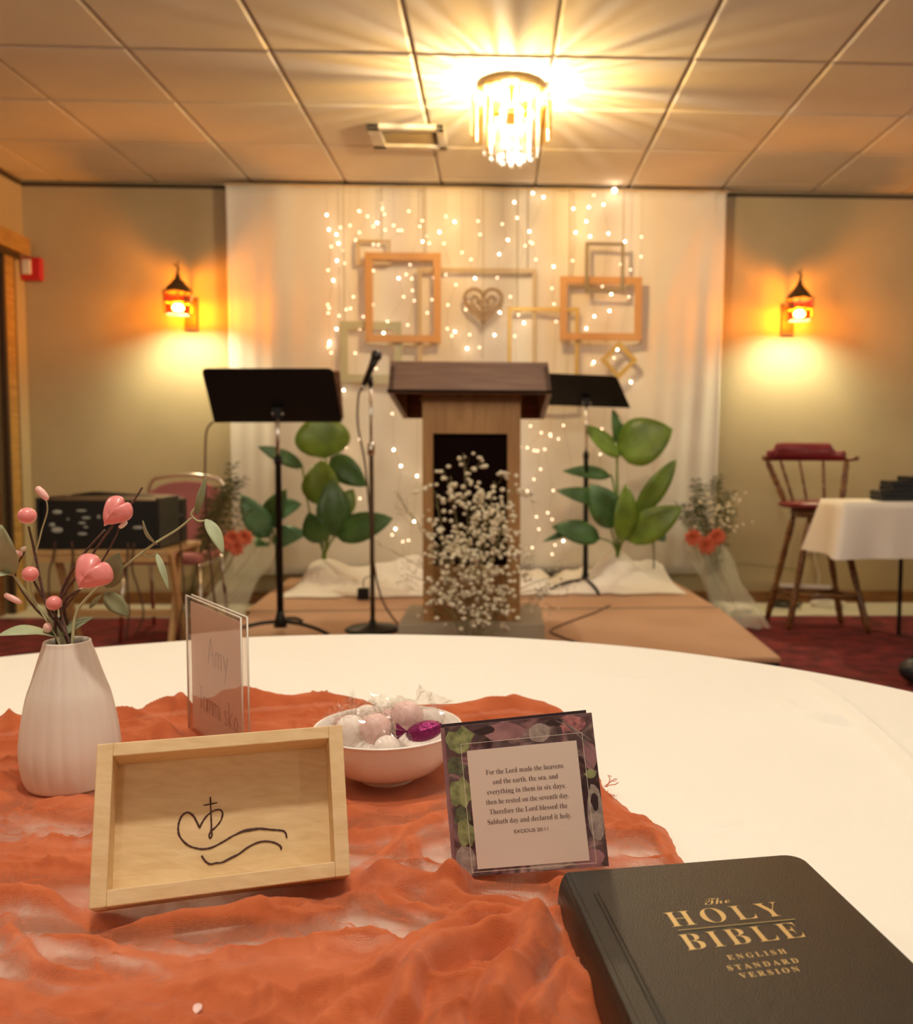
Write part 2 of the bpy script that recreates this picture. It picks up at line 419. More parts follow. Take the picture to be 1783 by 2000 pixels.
# door on the left wall
dr = MB().box((XL+0.012, 5.0, 1.10), (0.02, 1.36, 2.20)).build('door_1', 'stoolwood', at=(XL, 5.0, 0))
sc_struct(dr, 'brown door in the left wall')
b = MB().box((XL+0.03, 5.80, 1.12), (0.055, 0.10, 2.24)); b.box((XL+0.03, 4.24, 1.12), (0.055, 0.10, 2.24)); b.build('jamb', 'goldtrim', dr)
b = MB().box((XL+0.035, 5.865, 1.12), (0.03, 0.03, 2.24)); b.box((XL+0.045, 5.73, 1.12), (0.03, 0.03, 2.24)); b.build('jamb_edge', 'darktrim', dr)
MB().box((XL+0.05, 5.03, 2.30), (0.10, 1.90, 0.11)).build('header', 'goldtrim', dr, bevel=0.004)
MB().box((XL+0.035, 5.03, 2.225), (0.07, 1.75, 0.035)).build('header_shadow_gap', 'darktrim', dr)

# fire alarm
a = oy(38, 503, YB-0.03); c = oy(82, 548, YB-0.03)
al = thing('fire_alarm', ((a.x+c.x)/2, YB-0.03, c.z), 'red fire alarm with white strobe on the wall near the left corner', 'alarm')
MB().box(((a.x+c.x)/2, YB-0.025, (a.z+c.z)/2), (c.x-a.x, 0.048, a.z-c.z)).build('housing', 'red', al, bevel=0.006)
MB().box((a.x+0.055, YB-0.056, (a.z+c.z)/2+0.01), (0.055, 0.018, 0.095)).build('strobe', 'whiteplastic', al, bevel=0.005)

# ============================================================ BACKDROP
cr0, cr1 = oy(440, 363, 5.99).x, oy(1420, 376, 5.99).x
NU, NV = 260, 40
rows = []
for i in range(NV+1):
    t = i/NV; z = 2.705-t*(2.705-0.215); r = []
    for j in range(NU+1):
        s = j/NU; x = cr0+(cr1-cr0-0.04*t)*s
        y = 5.995+0.007*math.sin(s*40+1.4*math.sin(s*9)+0.6*t)+0.003*math.sin(s*97+2*t+2*math.sin(s*5))+0.012*math.sin(s*17+t*4)*t
        if s > 0.86: y += 0.006*math.sin((s-0.86)*150+t*3)*min(1, t*1.5)
        if s < 0.10: y += 0.004*math.sin(s*190+t*2)*min(1, t*1.3)
        if 0.62 < s < 0.98: y -= 0.014*math.exp(-((s-0.97+0.34*t)/0.02)**2)
        r.append((x, y, z))
    rows.append(r)
cu = MB().sheet(rows).build('backdrop_curtain', 'curtain', smooth=True, solid=0.003)
tag(cu, 'cream cloth curtain hung as a backdrop across the back wall', 'curtain')
# curtain hem hangs from a thin rail
MB().tube([(cr0-0.01, 5.995, 2.712), (cr1+0.01, 5.995, 2.712)], 0.008).build('curtain_rail', 'palewood', cu)

# fairy lights, strand by strand
S = 2.547; bul = []
for (x, y) in ((97,153),(108,225),(146,250),(156,295),(148,380),(130,478),(146,720),(110,795),(348,192),(575,285),(658,238),(733,187),(455,468),(718,432),(835,468),(735,733),(797,817),(958,638),(932,750),(1078,690),(1030,90),(1122,45),(1175,65),(1045,168),(1105,235),(998,277),(955,348),(1226,410),(1323,122),(1400,115),(1474,102),(1388,185),(1407,260),(1498,245),(1335,240),(1580,285),(1512,547),(1503,630),(1428,657),(1388,717),(1542,823),(1425,885),(1610,985),(380,740),(400,685)):
    bul.append((600+x/S, 360+y/S, 1))
for (x, y) in ((370,95),(372,130),(385,150),(592,258),(690,160),(680,295),(430,205),(213,205),(400,290),(690,450),(945,465),(740,500),(808,748),(1032,755),(1120,295),(1137,375),(1320,380),(1425,55),(1662,262),(1660,360),(230,560),(480,560),(700,600),(520,470),(330,300),(105,640),(770,340),(470,230),(330,430),(860,250),(560,210),(260,240),(300,160),(120,310),(330,210),(640,720),(1010,690),(1050,650),(1480,760),(1600,560),(820,560),(1010,560),(500,700)):
    bul.append((600+x/S, 360+y/S, 0))
S = 3.076
for (x, y) in ((750,55),(835,345),(755,712),(870,750),(1135,703),(1178,800),(1275,860),(1258,1133),(1145,1178)): bul.append((400+x/S, 650+y/S, 1))
for (x, y) in ((850,690),(840,880),(760,120),(790,620),(930,640),(700,790),(940,850),(870,960),(830,800),(900,1000),(760,760)): bul.append((400+x/S, 650+y/S, 0))
for (x, y) in ((497,95),(1400,100),(1077,1250)): bul.append((750+x/S, 650+y/S, 1))
for (x, y) in ((745,100),(945,600),(965,700),(915,1105),(1010,1120),(900,880),(860,950),(940,820),(1480,290),(1250,190),(1380,150),(880,560),(1000,620),(860,690),(1360,300),(1420,330),(1010,1330),(930,1180),(1270,640),(890,1290)): bul.append((750+x/S, 650+y/S, 0))
for k in range(70):
    bul.append((random.uniform(640, 1240), random.uniform(430, 1080), 0))
for k in range(26):
    bul.append((random.uniform(640, 860), random.uniform(400, 660), 0))
bins = {}
for (x, y, s) in bul: bins.setdefault(int((x-620)//34), []).append((x, y, s))
bm_ = {}
for key, mm in ((1, 'fairy'), (0, 'fairydim')):
    me = bpy.data.meshes.new('bulb'); q = MB().ball((0, 0, 0), 0.0052 if key else 0.0050, 6, 4)
    me.from_pydata([tuple(p) for p in q.v], [], q.f); me.materials.append(MT[mm]); bm_[key] = me
ORD = ('first', 'second', 'third', 'fourth', 'fifth', 'sixth', 'seventh', 'eighth', 'ninth', 'tenth', 'eleventh', 'twelfth', 'thirteenth', 'fourteenth', 'fifteenth', 'sixteenth', 'seventeenth', 'eighteenth', 'nineteenth', 'twentieth', 'twenty first', 'twenty second')
for ko, (k, L) in enumerate(sorted(bins.items())):
    L.sort(key=lambda q: q[1]); pts = []
    for (x, y, s) in L:
        p = oy(x, y, 5.952); pts.append(p)
    top = Vector((pts[0].x, 5.95, 2.69))
    low = Vector((pts[-1].x, 5.95, max(0.3, pts[-1].z-0.1)))
    st = MB().tube([top]+pts+[low], 0.0009, 3).build('string_light', 'wire', at=top)
    tag(st, ORD[ko]+' strand of warm fairy lights from the left on the backdrop curtain', 'fairy lights', 'strands of fairy lights on the backdrop')
    for (x, y, s), p in zip(L, pts):
        o = bpy.data.objects.new('bulb', bm_[s]); C.objects.link(o); o.parent = st; o.location = p-top+Vector((0, -0.004, 0))
o = MB().ball(oy(1200, 372, 5.93), 0.013, 10, 6).build('adapter_light', 'fairy'); tag(o, 'bright round light at the curtain top right of centre', 'light')

# hanging frames
def frame(x0, y0, x1, y1, bar, Y, m, label, wires, thick=0.012, group=None):
    a = oy(x0, y0, Y); c = oy(x1, y1, Y); bw = bar/F*Y
    t = thing('picture_frame', ((a.x+c.x)/2, Y, c.z), label, 'picture frame', group)
    ml = bw*0.999
    def rail(name, p):
        MB().prism([Vector(q) for q in p], (0, thick, 0)).build(name, m, t, bevel=0.002)
    X0, X1, Z0, Z1 = a.x, c.x, c.z, a.z
    rail('rail', [(X0, Y, Z1), (X1, Y, Z1), (X1-bw, Y, Z1-bw), (X0+bw, Y, Z1-bw)])
    rail('rail', [(X0, Y, Z0), (X0+bw, Y, Z0+bw), (X1-bw, Y, Z0+bw), (X1, Y, Z0)])
    rail('stile', [(X0, Y, Z0), (X0, Y, Z1), (X0+bw, Y, Z1-bw), (X0+bw, Y, Z0+bw)])
    rail('stile', [(X1, Y, Z0), (X1-bw, Y, Z0+bw), (X1-bw, Y, Z1-bw), (X1, Y, Z1)])
    for (wx, wt) in wires:
        q = oy(wx, wt, Y); MB().tube([(q.x, Y+0.01, 2.70), (q.x, Y+0.01, Z1-0.002)], 0.003, 5).build('hanging_wire', 'wire', t)
    return t
frame(696, 467, 763, 517, 6, 5.915, 'palewood', 'small pale wooden frame behind the top left of the big orange frame', [(745, 470)])
frame(712, 492, 861, 669, 14, 5.885, 'orangewood', 'large upright orange-brown frame left of the carved heart', [(827, 492)], 0.025)
frame(815, 522, 1047, 758, 8, 5.915, 'palewood', 'wide thin pale frame hanging behind the carved heart', [(832, 525), (1030, 525)])
frame(663, 627, 785, 747, 15, 5.915, 'sagepaint', 'sage green frame hanging lowest at the left', [(672, 630)])
frame(991, 599, 1130, 790, 8, 5.898, 'goldpaint', 'thin gold upright frame right of the carved heart', [(1010, 600)])
frame(1094, 539, 1253, 665, 14, 5.868, 'orangewood', 'wide orange-brown frame on the right side of the backdrop', [(1112, 540)], 0.025)
frame(1143, 472, 1219, 571, 7, 5.845, 'greywood', 'small grey frame overlapping the top of the right orange-brown frame', [(1217, 472)])
# diamond frame
Y = 5.87; c = oy(1209, 703, Y); hr = 37/F*Y; hi_ = 25/F*Y
t = thing('picture_frame', (c.x, Y, c.z-hr), 'small gold frame hung as a diamond under the right orange-brown frame', 'picture frame')
dirs = [(0, 1), (1, 0), (0, -1), (-1, 0)]
for k in range(4):
    a_, b_ = dirs[k], dirs[(k+1) % 4]
    P = lambda d, r: Vector((c.x+d[0]*r, Y, c.z+d[1]*r))
    MB().prism([P(a_, hr), P(b_, hr), P(b_, hi_), P(a_, hi_)], (0, 0.02, 0)).build('rail', 'goldpaint', t)
MB().tube([(c.x, Y+0.01, c.z+hr), (c.x, Y+0.01, c.z+hr+0.05)], 0.003, 5).build('hanging_wire', 'wire', t)
# carved heart
Y = 5.885; c = oy(944, 597, Y); hs = 36/F*Y
t = thing('carved_heart', (c.x, Y, c.z-hs), 'carved openwork wooden heart hanging at the centre of the backdrop', 'ornament')
def heart2(k, s=1.0):
    a_ = 2*PI*k
    x = 16*math.sin(a_)**3; y = 13*math.cos(a_)-5*math.cos(2*a_)-2*math.cos(3*a_)-math.cos(4*a_)
    return x/16*s, (y+2.5)/16*s*0.98
b = MB(); b.tube([(c.x+heart2(k/48, hs)[0], Y, c.z+heart2(k/48, hs)[1]) for k in range(48)], 0.011, 6, closed=True); b.build('rim', 'heartwood', t, smooth=True)
b = MB(); b.tube([(c.x, Y, c.z+hs*0.62), (c.x, Y, c.z-hs*0.85)], 0.009, 6)
for sx in (-1, 1):
    b.tube(spline([(c.x+sx*hs*u, Y, c.z+hs*v_) for u, v_ in ((.03, -.5), (.35, -.2), (.62, .2), (.55, .48), (.3, .42), (.28, .15), (.45, .12))], 5), 0.007, 6)
    b.tube(spline([(c.x+sx*hs*u, Y, c.z+hs*v_) for u, v_ in ((.02, -.15), (.2, .0), (.16, .25), (.03, .3))], 5), 0.006, 6)
    b.tube(spline([(c.x+sx*hs*u, Y, c.z+hs*v_) for u, v_ in ((.05, -.7), (.4, -.45), (.6, -.1), (.8, .1))], 5), 0.005, 6)
b.build('openwork', 'heartwood', t, smooth=True)
MB().tube([(c.x, Y, 2.70), (c.x, Y, c.z+hs*0.6)], 0.0016, 5).build('hanging_wire', 'wire', t)
MB().tube([(c.x, Y, c.z-hs*0.9), (c.x-0.004, Y, c.z-hs*0.9-0.22)], 0.0016, 5).build('tassel_cord', 'wire', t)

# ============================================================ CHANDELIER
cc = Vector((0.057, 4.39, H))
ch = thing('chandelier', cc, 'lit flush chandelier of amber and clear glass strips on the ceiling', 'chandelier')
MB().lathe(cc, [(0.001, -0.003), (0.135, -0.003), (0.142, -0.012), (0.142, -0.030), (0.136, -0.034), (0.130, -0.030), (0.128, -0.012), (0.001, -0.010)], 40).build('canopy_ring', 'gold', ch, smooth=True)
MB().lathe(cc, [(0.186, -0.052), (0.192, -0.056), (0.186, -0.060), (0.180, -0.056), (0.186, -0.052)], 40).build('outer_rim', 'gold', ch, smooth=True)
b = MB()
for k in range(6):
    a = 2*PI*k/6; d = Vector((math.cos(a), math.sin(a), 0))
    b.tube([cc+d*0.12+Vector((0, 0, -0.02)), cc+d*0.186+Vector((0, 0, -0.055))], 0.003, 5)
b.build('spoke', 'gold', ch)
def strip(R_, a, z0, z1, wd, m, name, lean=0.0):
    d = Vector((math.cos(a), math.sin(a), 0)); tt = Vector((-d.y, d.x, 0))
    b = MB(); th = 0.002
    p = cc+d*R_
    b.hexa([p-tt*wd/2-d*th+Vector((0, 0, z1)), p+tt*wd/2-d*th+Vector((0, 0, z1)), p+tt*wd/2+d*th+Vector((0, 0, z1)), p-tt*wd/2+d*th+Vector((0, 0, z1)),
            p-tt*wd/2-d*th+Vector((0, 0, z0)), p+tt*wd/2-d*th+Vector((0, 0, z0)), p+tt*wd/2+d*th+Vector((0, 0, z0)), p-tt*wd/2+d*th+Vector((0, 0, z0))])
    return b.build(name, m, ch)
NO = 14
for k in range(NO):
    a = 2*PI*(k+0.35)/NO
    strip(0.186, a, -0.055, -0.238, 0.050, 'strip_amber', 'glass_strip')
    strip(0.190, a+PI/NO, -0.050, -0.232, 0.011, 'strip_clear', 'bevelled_strip')
NI = 12
for k in range(NI):
    a = 2*PI*(k+0.1)/NI
    strip(0.128, a, -0.030, -0.300, 0.044, 'strip_amber', 'glass_strip')
    strip(0.131, a+PI/NI, -0.030, -0.318, 0.010, 'strip_clear', 'bevelled_strip')
for k in range(8):
    a = 2*PI*k/8
    strip(0.075, a, -0.16, -0.335, 0.034, 'strip_clear', 'bevelled_strip')
for k in range(16):
    a = 2*PI*k/16; r_ = 0.105 if k % 2 else 0.06
    MB().ball(cc+Vector((math.cos(a)*r_, math.sin(a)*r_, -0.335-(0.02 if k % 2 == 0 else 0))), 0.011, 8, 6).build('crystal_drop', 'strip_clear', ch, smooth=True)
MB().tube([cc+Vector((0, 0, -0.01)), cc+Vector((0, 0, -0.10))], 0.01, 8).build('stem', 'gold', ch)
for k in range(4):
    a = 2*PI*(k+0.5)/4; q = cc+Vector((math.cos(a)*0.055, math.sin(a)*0.055, -0.135))
    s_ = MB().tube([cc+Vector((0, 0, -0.09)), q+Vector((0, 0, 0.045))], 0.006, 6).build('lamp_arm', 'gold', ch)
    MB().ball(q, 0.0105, 10, 8, (1, 1, 1.5)).build('bulb', 'lamp', s_, smooth=True)

# ============================================================ SCONCES
def sconce(px, py, label):
    """px, py: candle centre"""
    yb = 5.84; q = oy(px, py, yb); cx, cz = q.x, q.z
    t = thing('wall_lantern', (cx, YB, cz-0.12), label, 'wall lamp', None)
    MB().box((cx, YB-0.012, cz-0.01), (0.085, 0.022, 0.21)).build('back_plate', 'darkmetal', t, bevel=0.004)
    b = MB(); b.tube(spline([(cx, YB-0.02, cz+0.07), (cx, YB-0.09, cz+0.13), (cx, yb+0.06, cz+0.12), (cx, yb, cz+0.15)], 6), 0.007, 6)
    b.build('bracket', 'darkmetal', t)
    hw = 0.066; zb, zm, zt = cz-0.040, cz+0.028, cz+0.090
    b = MB()
    for sx in (-1, 1):
        for sy in (-1, 1):
            b.tube([(cx+sx*hw*0.93, yb+sy*hw*0.93, zb), (cx+sx*hw, yb+sy*hw, zt)], 0.006, 5)
    for z_, k_ in ((zb, 0.93), (zm, 0.97), (zt, 1.0)):
        r_ = hw*k_
        pts = [(cx-r_, yb-r_, z_), (cx+r_, yb-r_, z_), (cx+r_, yb+r_, z_), (cx-r_, yb+r_, z_)]
        for i in range(4): b.tube([pts[i], pts[(i+1) % 4]], 0.0065, 5)
    b.build('cage', 'darkmetal', t)
    for i in range(4):
        a = i*PI/2; d = Vector((math.cos(a), math.sin(a), 0)); e = Vector((-d.y, d.x, 0)); p = Vector((cx, yb, 0))+d*(hw*0.94)
        MB().quad(p-e*hw*0.9+Vector((0, 0, zb+0.004)), p+e*hw*0.9+Vector((0, 0, zb+0.004)), p+e*hw*0.9+Vector((0, 0, zt)), p-e*hw*0.9+Vector((0, 0, zt))).build('glass_pane', 'amber', t)
    b = MB()
    b.lathe((cx, yb, 0), [(hw*1.38, zt+0.0), (hw*1.22, zt+0.014), (hw*0.85, zt+0.045), (hw*0.32, zt+0.085), (hw*0.12, zt+0.125), (0.002, zt+0.15)], 8)
    b.lathe((cx, yb, 0), [(hw*1.38, zt+0.0), (0.002, zt+0.004)], 8)
    b.build('roof', 'darkmetal', t)
    b = MB(); b.tube(spline([(cx, yb, zt+0.12), (cx+0.008, yb, zt+0.15), (cx-0.02, yb, zt+0.175)], 4), 0.005, 5)
    b.tube([(cx, yb, zt+0.12), (cx+0.006, yb, zt+0.20)], [0.006, 0.002], 5); b.build('finial', 'darkmetal', t)
    MB().tube([(cx, yb, zt), (cx, yb, cz+0.015)], 0.010, 8).build('socket', 'darkmetal', t)
    MB().ball((cx, yb, cz-0.004), 0.033, 12, 8, (1, 1, 0.75)).build('bulb', 'sconcebulb', t, smooth=True)
sconce(348, 600, 'lit black metal lantern with amber glass left of the curtain')
sconce(1561, 612, 'lit black metal lantern with amber glass right of the curtain')

# ============================================================ STAGE
zs_ = 0.2
def stage_piece(c4, label, nm='stage_platform'):
    t = thing(nm, ((c4[0][0]+c4[2][0])/2, (c4[0][1]+c4[2][1])/2, 0), label, 'stage platform')
    P = [Vector((x, y, 0)) for x, y in c4]
    up = Vector((0, 0, 1))
    MB().hexa([p+up*(zs_-0.022) for p in P]+[p+up*zs_ for p in P]).build('deck', 'stage', t, bevel=0.004)
    cen = sum(P, Vector())/4
    Q = [p+(cen-p)*0.004 for p in P]
    MB().hexa([p+up*0.001 for p in Q]+[p+up*(zs_-0.022) for p in Q]).build('skirt', 'black', t)
    MB().hexa([p+up*(zs_-0.02) for p in (P[3]+(P[0]-P[3]).normalized()*0.03, P[2]+(P[1]-P[2]).normalized()*0.03, P[2], P[3])]+[p+up*(zs_+0.0015) for p in (P[3]+(P[0]-P[3]).normalized()*0.03, P[2]+(P[1]-P[2]).normalized()*0.03, P[2], P[3])]).build('edge_strip', 'stageedge', t)
    return t
stage_piece([(-1.27, 3.62), (1.15, 3.62), (1.18, 4.77), (-1.27, 4.68)], 'front tan stage platform in front of the seam')
stage_piece([(-1.31, 4.725), (1.17, 4.815), (1.12, 5.93), (-1.36, 5.93)], 'rear tan stage platform against the backdrop curtain')

tag(MB().hexa([Vector(p) for p in ((-1.27, 4.684, 0.001), (1.175, 4.774, 0.001), (1.172, 4.811, 0.001), (-1.30, 4.721, 0.001), (-1.27, 4.684, zs_-0.001), (1.175, 4.774, zs_-0.001), (1.172, 4.811, zs_-0.001), (-1.30, 4.721, zs_-0.001))]).build('seam_shade', 'black'), 'added black strip as shade in the seam between the two stage platforms', 'strip')  # added so the open gap reads dark; stands in for its shade

# white cloth mounds at the foot of the curtain
def vnoise(x, y, seed=0):
    xi = np.floor(x).astype(int); yi = np.floor(y).astype(int); xf = x-xi; yf = y-yi
    def h(a, b):
        n = (a*374761393+b*668265263+seed*1442695041) & 0x7fffffff
        n = (n ^ (n >> 13))*1274126177 & 0x7fffffff
        return ((n ^ (n >> 16)) & 0xffff)/65535.0
    u = xf*xf*(3-2*xf); w_ = yf*yf*(3-2*yf)
    return (h(xi, yi)*(1-u)+h(xi+1, yi)*u)*(1-w_)+(h(xi, yi+1)*(1-u)+h(xi+1, yi+1)*u)*w_
def np_sheet(name, X, Y, Z, m, parent=None, at=(0, 0, 0), attr=None, mask=None):
    R, K = X.shape
    co = np.stack([X-at[0], Y-at[1], Z-at[2]], -1).reshape(-1, 3).astype(np.float32)
    idx = np.arange(R*K).reshape(R, K)
    q = np.stack([idx[:-1, :-1], idx[:-1, 1:], idx[1:, 1:], idx[1:, :-1]], -1).reshape(-1, 4)
    if mask is not None: q = q[mask.reshape(-1)[q].all(1)]
    me = bpy.data.meshes.new(name)
    me.vertices.add(len(co)); me.vertices.foreach_set('co', co.ravel())
    me.loops.add(len(q)*4); me.loops.foreach_set('vertex_index', q.ravel().astype(np.int32))
    me.polygons.add(len(q)); me.polygons.foreach_set('loop_start', np.arange(0, len(q)*4, 4, dtype=np.int32))
    me.polygons.foreach_set('use_smooth', np.ones(len(q), bool))
    me.update(calc_edges=True)
    if attr is not None:
        a = me.attributes.new('layers', 'FLOAT', 'POINT'); a.data.foreach_set('value', attr.astype(np.float32).ravel())
    me.materials.append(MT[m] if isinstance(m, str) else m)
    o = bpy.data.objects.new(name, me); C.objects.link(o); o.location = at
    BASE[o.name] = Vector(at)
    if parent: o.parent = parent; o.location = (0, 0, 0)
    return o
def mound(x0, x1, y0, y1, humps, label, seed):
    nx, ny = 150, 70
    u, v_ = np.meshgrid(np.linspace(0, 1, nx), np.linspace(0, 1, ny))
    X = x0+(x1-x0)*u; Yc = y0+(y1-y0)*v_
    fx = vnoise(X*14, X*0+3, seed)*0.06
    Yc = Yc+(1-v_)*(fx-0.03)
    r = 1-np.abs(2*vnoise(X*6+Yc*5+2*vnoise(X*3, Yc*3, seed+5), Yc*9, seed)-1)
    r2 = 1-np.abs(2*vnoise(X*25, Yc*30+X*9, seed+2)-1)
    Z = 0.004+0.040*r**1.3*np.clip(v_*3, 0, 1)+0.007*r2*np.clip(v_*5, 0, 1)+0.02*v_
    for (hx, hy, hr, hh) in humps:
        Z = Z+hh*np.exp(-(((X-hx)/hr)**2+((Yc-hy)/(hr*0.8))**2))
    e = np.clip(np.minimum(u, 1-u)*9, 0, 1)
    Z = zs_+0.003+(Z)*e
    o = np_sheet('draped_cloth', X, Yc, Z, 'white_cloth', at=((x0+x1)/2, (y0+y1)/2, zs_))
    return tag(o, label, 'cloth')
pl = oz(633, 1120, 0.25); pr_ = oz(1205, 1120, 0.25)
mound(-1.24, -0.30, 5.13, 5.93, [(-1.06, 5.55, 0.16, 0.12), (-0.72, 5.62, 0.14, 0.09), (-0.5, 5.6, 0.13, 0.12)], 'white cloth bunched on the stage under the left leafy plant', 11)
mound(-0.30, 0.34, 5.20, 5.93, [(-0.1, 5.6, 0.15, 0.07)], 'white cloth bunched on the stage behind the podium', 17)
mound(0.34, 1.10, 5.22, 5.93, [(0.72, 5.55, 0.15, 0.17), (0.95, 5.6, 0.12, 0.10)], 'white cloth bunched on the stage under the right leafy plant', 23)

# tulle falling beside the stage
def tulle(xa, xb, label, seed, sgn):
    nx, ny = 60, 60
    u, v_ = np.meshgrid(np.linspace(0, 1, nx), np.linspace(0, 1, ny))
    Yc = 5.93-0.85*v_**1.5+0.02*np.sin(u*13+v_*3)
    X = xa+(xb-xa)*u+sgn*0.10*v_+0.012*np.sin(v_*14+u*9)
    r = vnoise(u*8+v_*2, v_*3, seed)
    Z = 0.02+0.52*(1-v_)**1.25+0.05*r*(0.4+v_*(1-v_)*2)
    o = np_sheet('tulle_drape', X, Yc, Z, 'tulle', at=(xa, 5.4, 0))
    return tag(o, label, 'cloth')
tulle(1.20, 1.46, 'white tulle trailing to the floor along the right stage side', 5, 1)
tulle(-1.66, -1.40, 'white tulle trailing to the floor along the left stage side', 8, -1)
# folded white end of the right tulle on the carpet
p = oz(1440, 1192, 0.02)
b = MB()
for k in range(6):
    a = k*1.05; b.tube(spline([(p.x-0.09+0.03*math.sin(a), p.y+0.03*k-0.05, 0.012+0.006*k), (p.x, p.y+0.015*k-0.05, 0.03+0.005*k), (p.x+0.09, p.y+0.03*math.cos(a)-0.02, 0.015+0.004*k)], 6), [0.012+0.004*math.sin(j) for j in range(13)], 6)
tag(b.build('folded_cloth', 'white_cloth', smooth=True), 'small crumpled white cloth on the carpet by the right stage edge', 'cloth')

# ============================================================ MUSIC STANDS
def music_stand(corners, yt, yb_, basept, label, legsp, silver_to, lip=0.03):
    """corners px: TL, TR, BR, BL of the desk; top nearer at yt, bottom at yb_"""
    base = oz(*basept, zs_)
    t = thing('music_stand', base, label, 'music stand')
    TL, TR = oy(*corners[0], yt[0]), oy(*corners[1], yt[1]); BR, BL = oy(*corners[2], yb_[1]), oy(*corners[3], yb_[0])
    n = (TR-TL).cross(BL-TL).normalized()
    if n.y > 0: n = -n
    back = -n
    def rc(a, b_, c_, r=0.02):
        d1 = (a-b_).normalized(); d2 = (c_-b_).normalized(); return [b_+d1*r, b_+(d1+d2)*r*0.3, b_+d2*r]
    poly = rc(BL, TL, TR)+rc(TL, TR, BR)+[BR, BL]
    MB().prism(poly, back*0.004).build('desk', 'black', t)
    MB().prism([BL, BR, BR+back*0.055, BL+back*0.055], (BL-TL).normalized()*0.004).build('ledge', 'black', t)
    mid = (BL+BR)*0.5+(TL-BL)*0.22
    tilt = MB(); tilt.box(mid+n*0.022, (0.05, 0.035, 0.05)); tilt.build('tilt_bracket', 'black', t, bevel=0.004)
    for sx in (-1, 1): MB().ball(mid+n*0.042+Vector((sx*0.022, 0, 0.008)), 0.006, 8, 6).build('bolt', 'chrome', t, smooth=True)
    top = mid+n*0.03
    zj = silver_to
    j = base+(top-base)*((zj-base.z)/(top.z-base.z))
    MB().tube([j, top], 0.0085, 10).build('inner_tube', 'chrome', t, smooth=True)
    MB().tube([base+Vector((0, 0, 0.05)), j-(j-base)*0.04, j-(j-base)*0.035, j+(top-j)*0.02], [0.016, 0.014, 0.019, 0.017], 12).build('outer_tube', 'black', t, smooth=True)
    MB().tube([base+Vector((0, 0, 0.03)), base+Vector((0, 0, 0.10))], [0.032, 0.017], 12).build('hub', 'black', t, smooth=True)
    for a in legsp:
        d = Vector((math.cos(a), math.sin(a), 0))
        MB().tube(spline([base+Vector((0, 0, 0.055)), base+d*0.09+Vector((0, 0, 0.052)), base+d*0.19+Vector((0, 0, 0.032)), base+d*0.25+Vector((0, 0, 0.009))], 4), 0.009, 8).build('leg', 'black', t, smooth=True)
    return t, (TL, TR, BR, BL, back)
ms, q = music_stand([(393, 720), (650, 720), (668, 823), (418, 824)], (4.02, 4.16), (4.18, 4.32), (548, 1237), 'black music stand with its back to the table, left of the podium', (-2.8, -0.35, 1.4), oz(540, 915, 0).z if False else 1.0)
TL, TR, BR, BL, bk = q
u_ = (TR-TL).normalized()
b = MB(); b.prism([TR-u_*0.10+(BR-TR)*0.08+bk*0.012, TR+u_*0.028+(BR-TR)*0.08+bk*0.012, BR+u_*0.010+(TR-BR)*0.02+bk*0.012, BR-u_*0.12+(TR-BR)*0.02+bk*0.012], bk*0.012)
tag(b.build('folder', 'podium'), 'brown folder resting on the left music stand, edge showing', 'folder')
music_stand([(1048, 729), (1204, 735), (1231, 796), (1052, 790)], (5.20, 5.33), (5.38, 5.52), (1143, 1150), 'black music stand standing right of the podium', (-2.7, -0.1, -1.35), 1.02)

# mic stand
base = oz(728, 1231, zs_); topm = oy(724, 752, base.y)
t = thing('microphone_stand', base, 'straight microphone stand with round base left of the podium', 'microphone stand')
MB().lathe(base, [(0.001, 0.0), (0.125, 0.0), (0.128, 0.006), (0.115, 0.016), (0.02, 0.028), (0.014, 0.05)], 28, cap0=True).build('base', 'black', t, smooth=True)
jm = base+(topm-base)*0.735
MB().tube([base+Vector((0, 0, 0.02)), jm], 0.0105, 10).build('outer_tube', 'darkmetal', t, smooth=True)
MB().tube([jm-Vector((0, 0, 0.02)), jm+Vector((0, 0, 0.035))], 0.017, 10).build('clutch', 'chrome', t, smooth=True)
MB().tube([jm, topm], 0.0065, 10).build('inner_tube', 'chrome', t, smooth=True)
MB().tube([topm-Vector((0, 0, 0.005)), oy(722, 735, base.y-0.01)], [0.012, 0.014], 10).build('clip', 'blackgloss', t, smooth=True)
h0 = oy(710, 752, base.y-0.02); h1 = oy(737, 690, base.y-0.06)
dm = (h1-h0).normalized()
t2 = thing('microphone', h0, 'dark handheld microphone clipped on the stand, head tilted right', 'microphone')
MB().tube([h0, h0+dm*0.012, h0+dm*0.09, h1-dm*0.028], [0.010, 0.012, 0.015, 0.020], 12).build('body', 'leather', t2, smooth=True)
MB().ball(h1-dm*0.012, 0.026, 12, 10).build('grille', 'blackgloss', t2, smooth=True)
MB().tube([h0-dm*0.022, h0], [0.009, 0.010], 8).build('plug', 'chrome', t2, smooth=True)
b = MB(); b.tube(spline([h0-dm*0.022, oy(700, 775, base.y-0.02), oy(699, 830, base.y-0.02), oy(712, 900, base.y-0.03), oy(722, 1000, base.y-0.03), oy(730, 1100, base.y-0.03), oy(748, 1175, base.y-0.02), oz(785, 1230, zs_+0.006)], 8), 0.0045, 6)
tag(b.build('microphone_cable', 'twig', smooth=True), 'thin cable running down the microphone stand to the stage', 'cable')
q = oz(710, 1171, zs_)
t = thing('power_adapter', q, 'small black box adapter on the stage by the white cloth', 'adapter')
MB().box(q+Vector((0, 0, 0.033)), (0.062, 0.05, 0.062)).build('housing', 'black', t, bevel=0.004)
MB().tube(spline([q+Vector((0, 0, 0.06)), q+Vector((0.0, 0.02, 0.11)), q+Vector((0.03, 0.12, 0.12))], 5), 0.003, 5).build('lead', 'black', t)

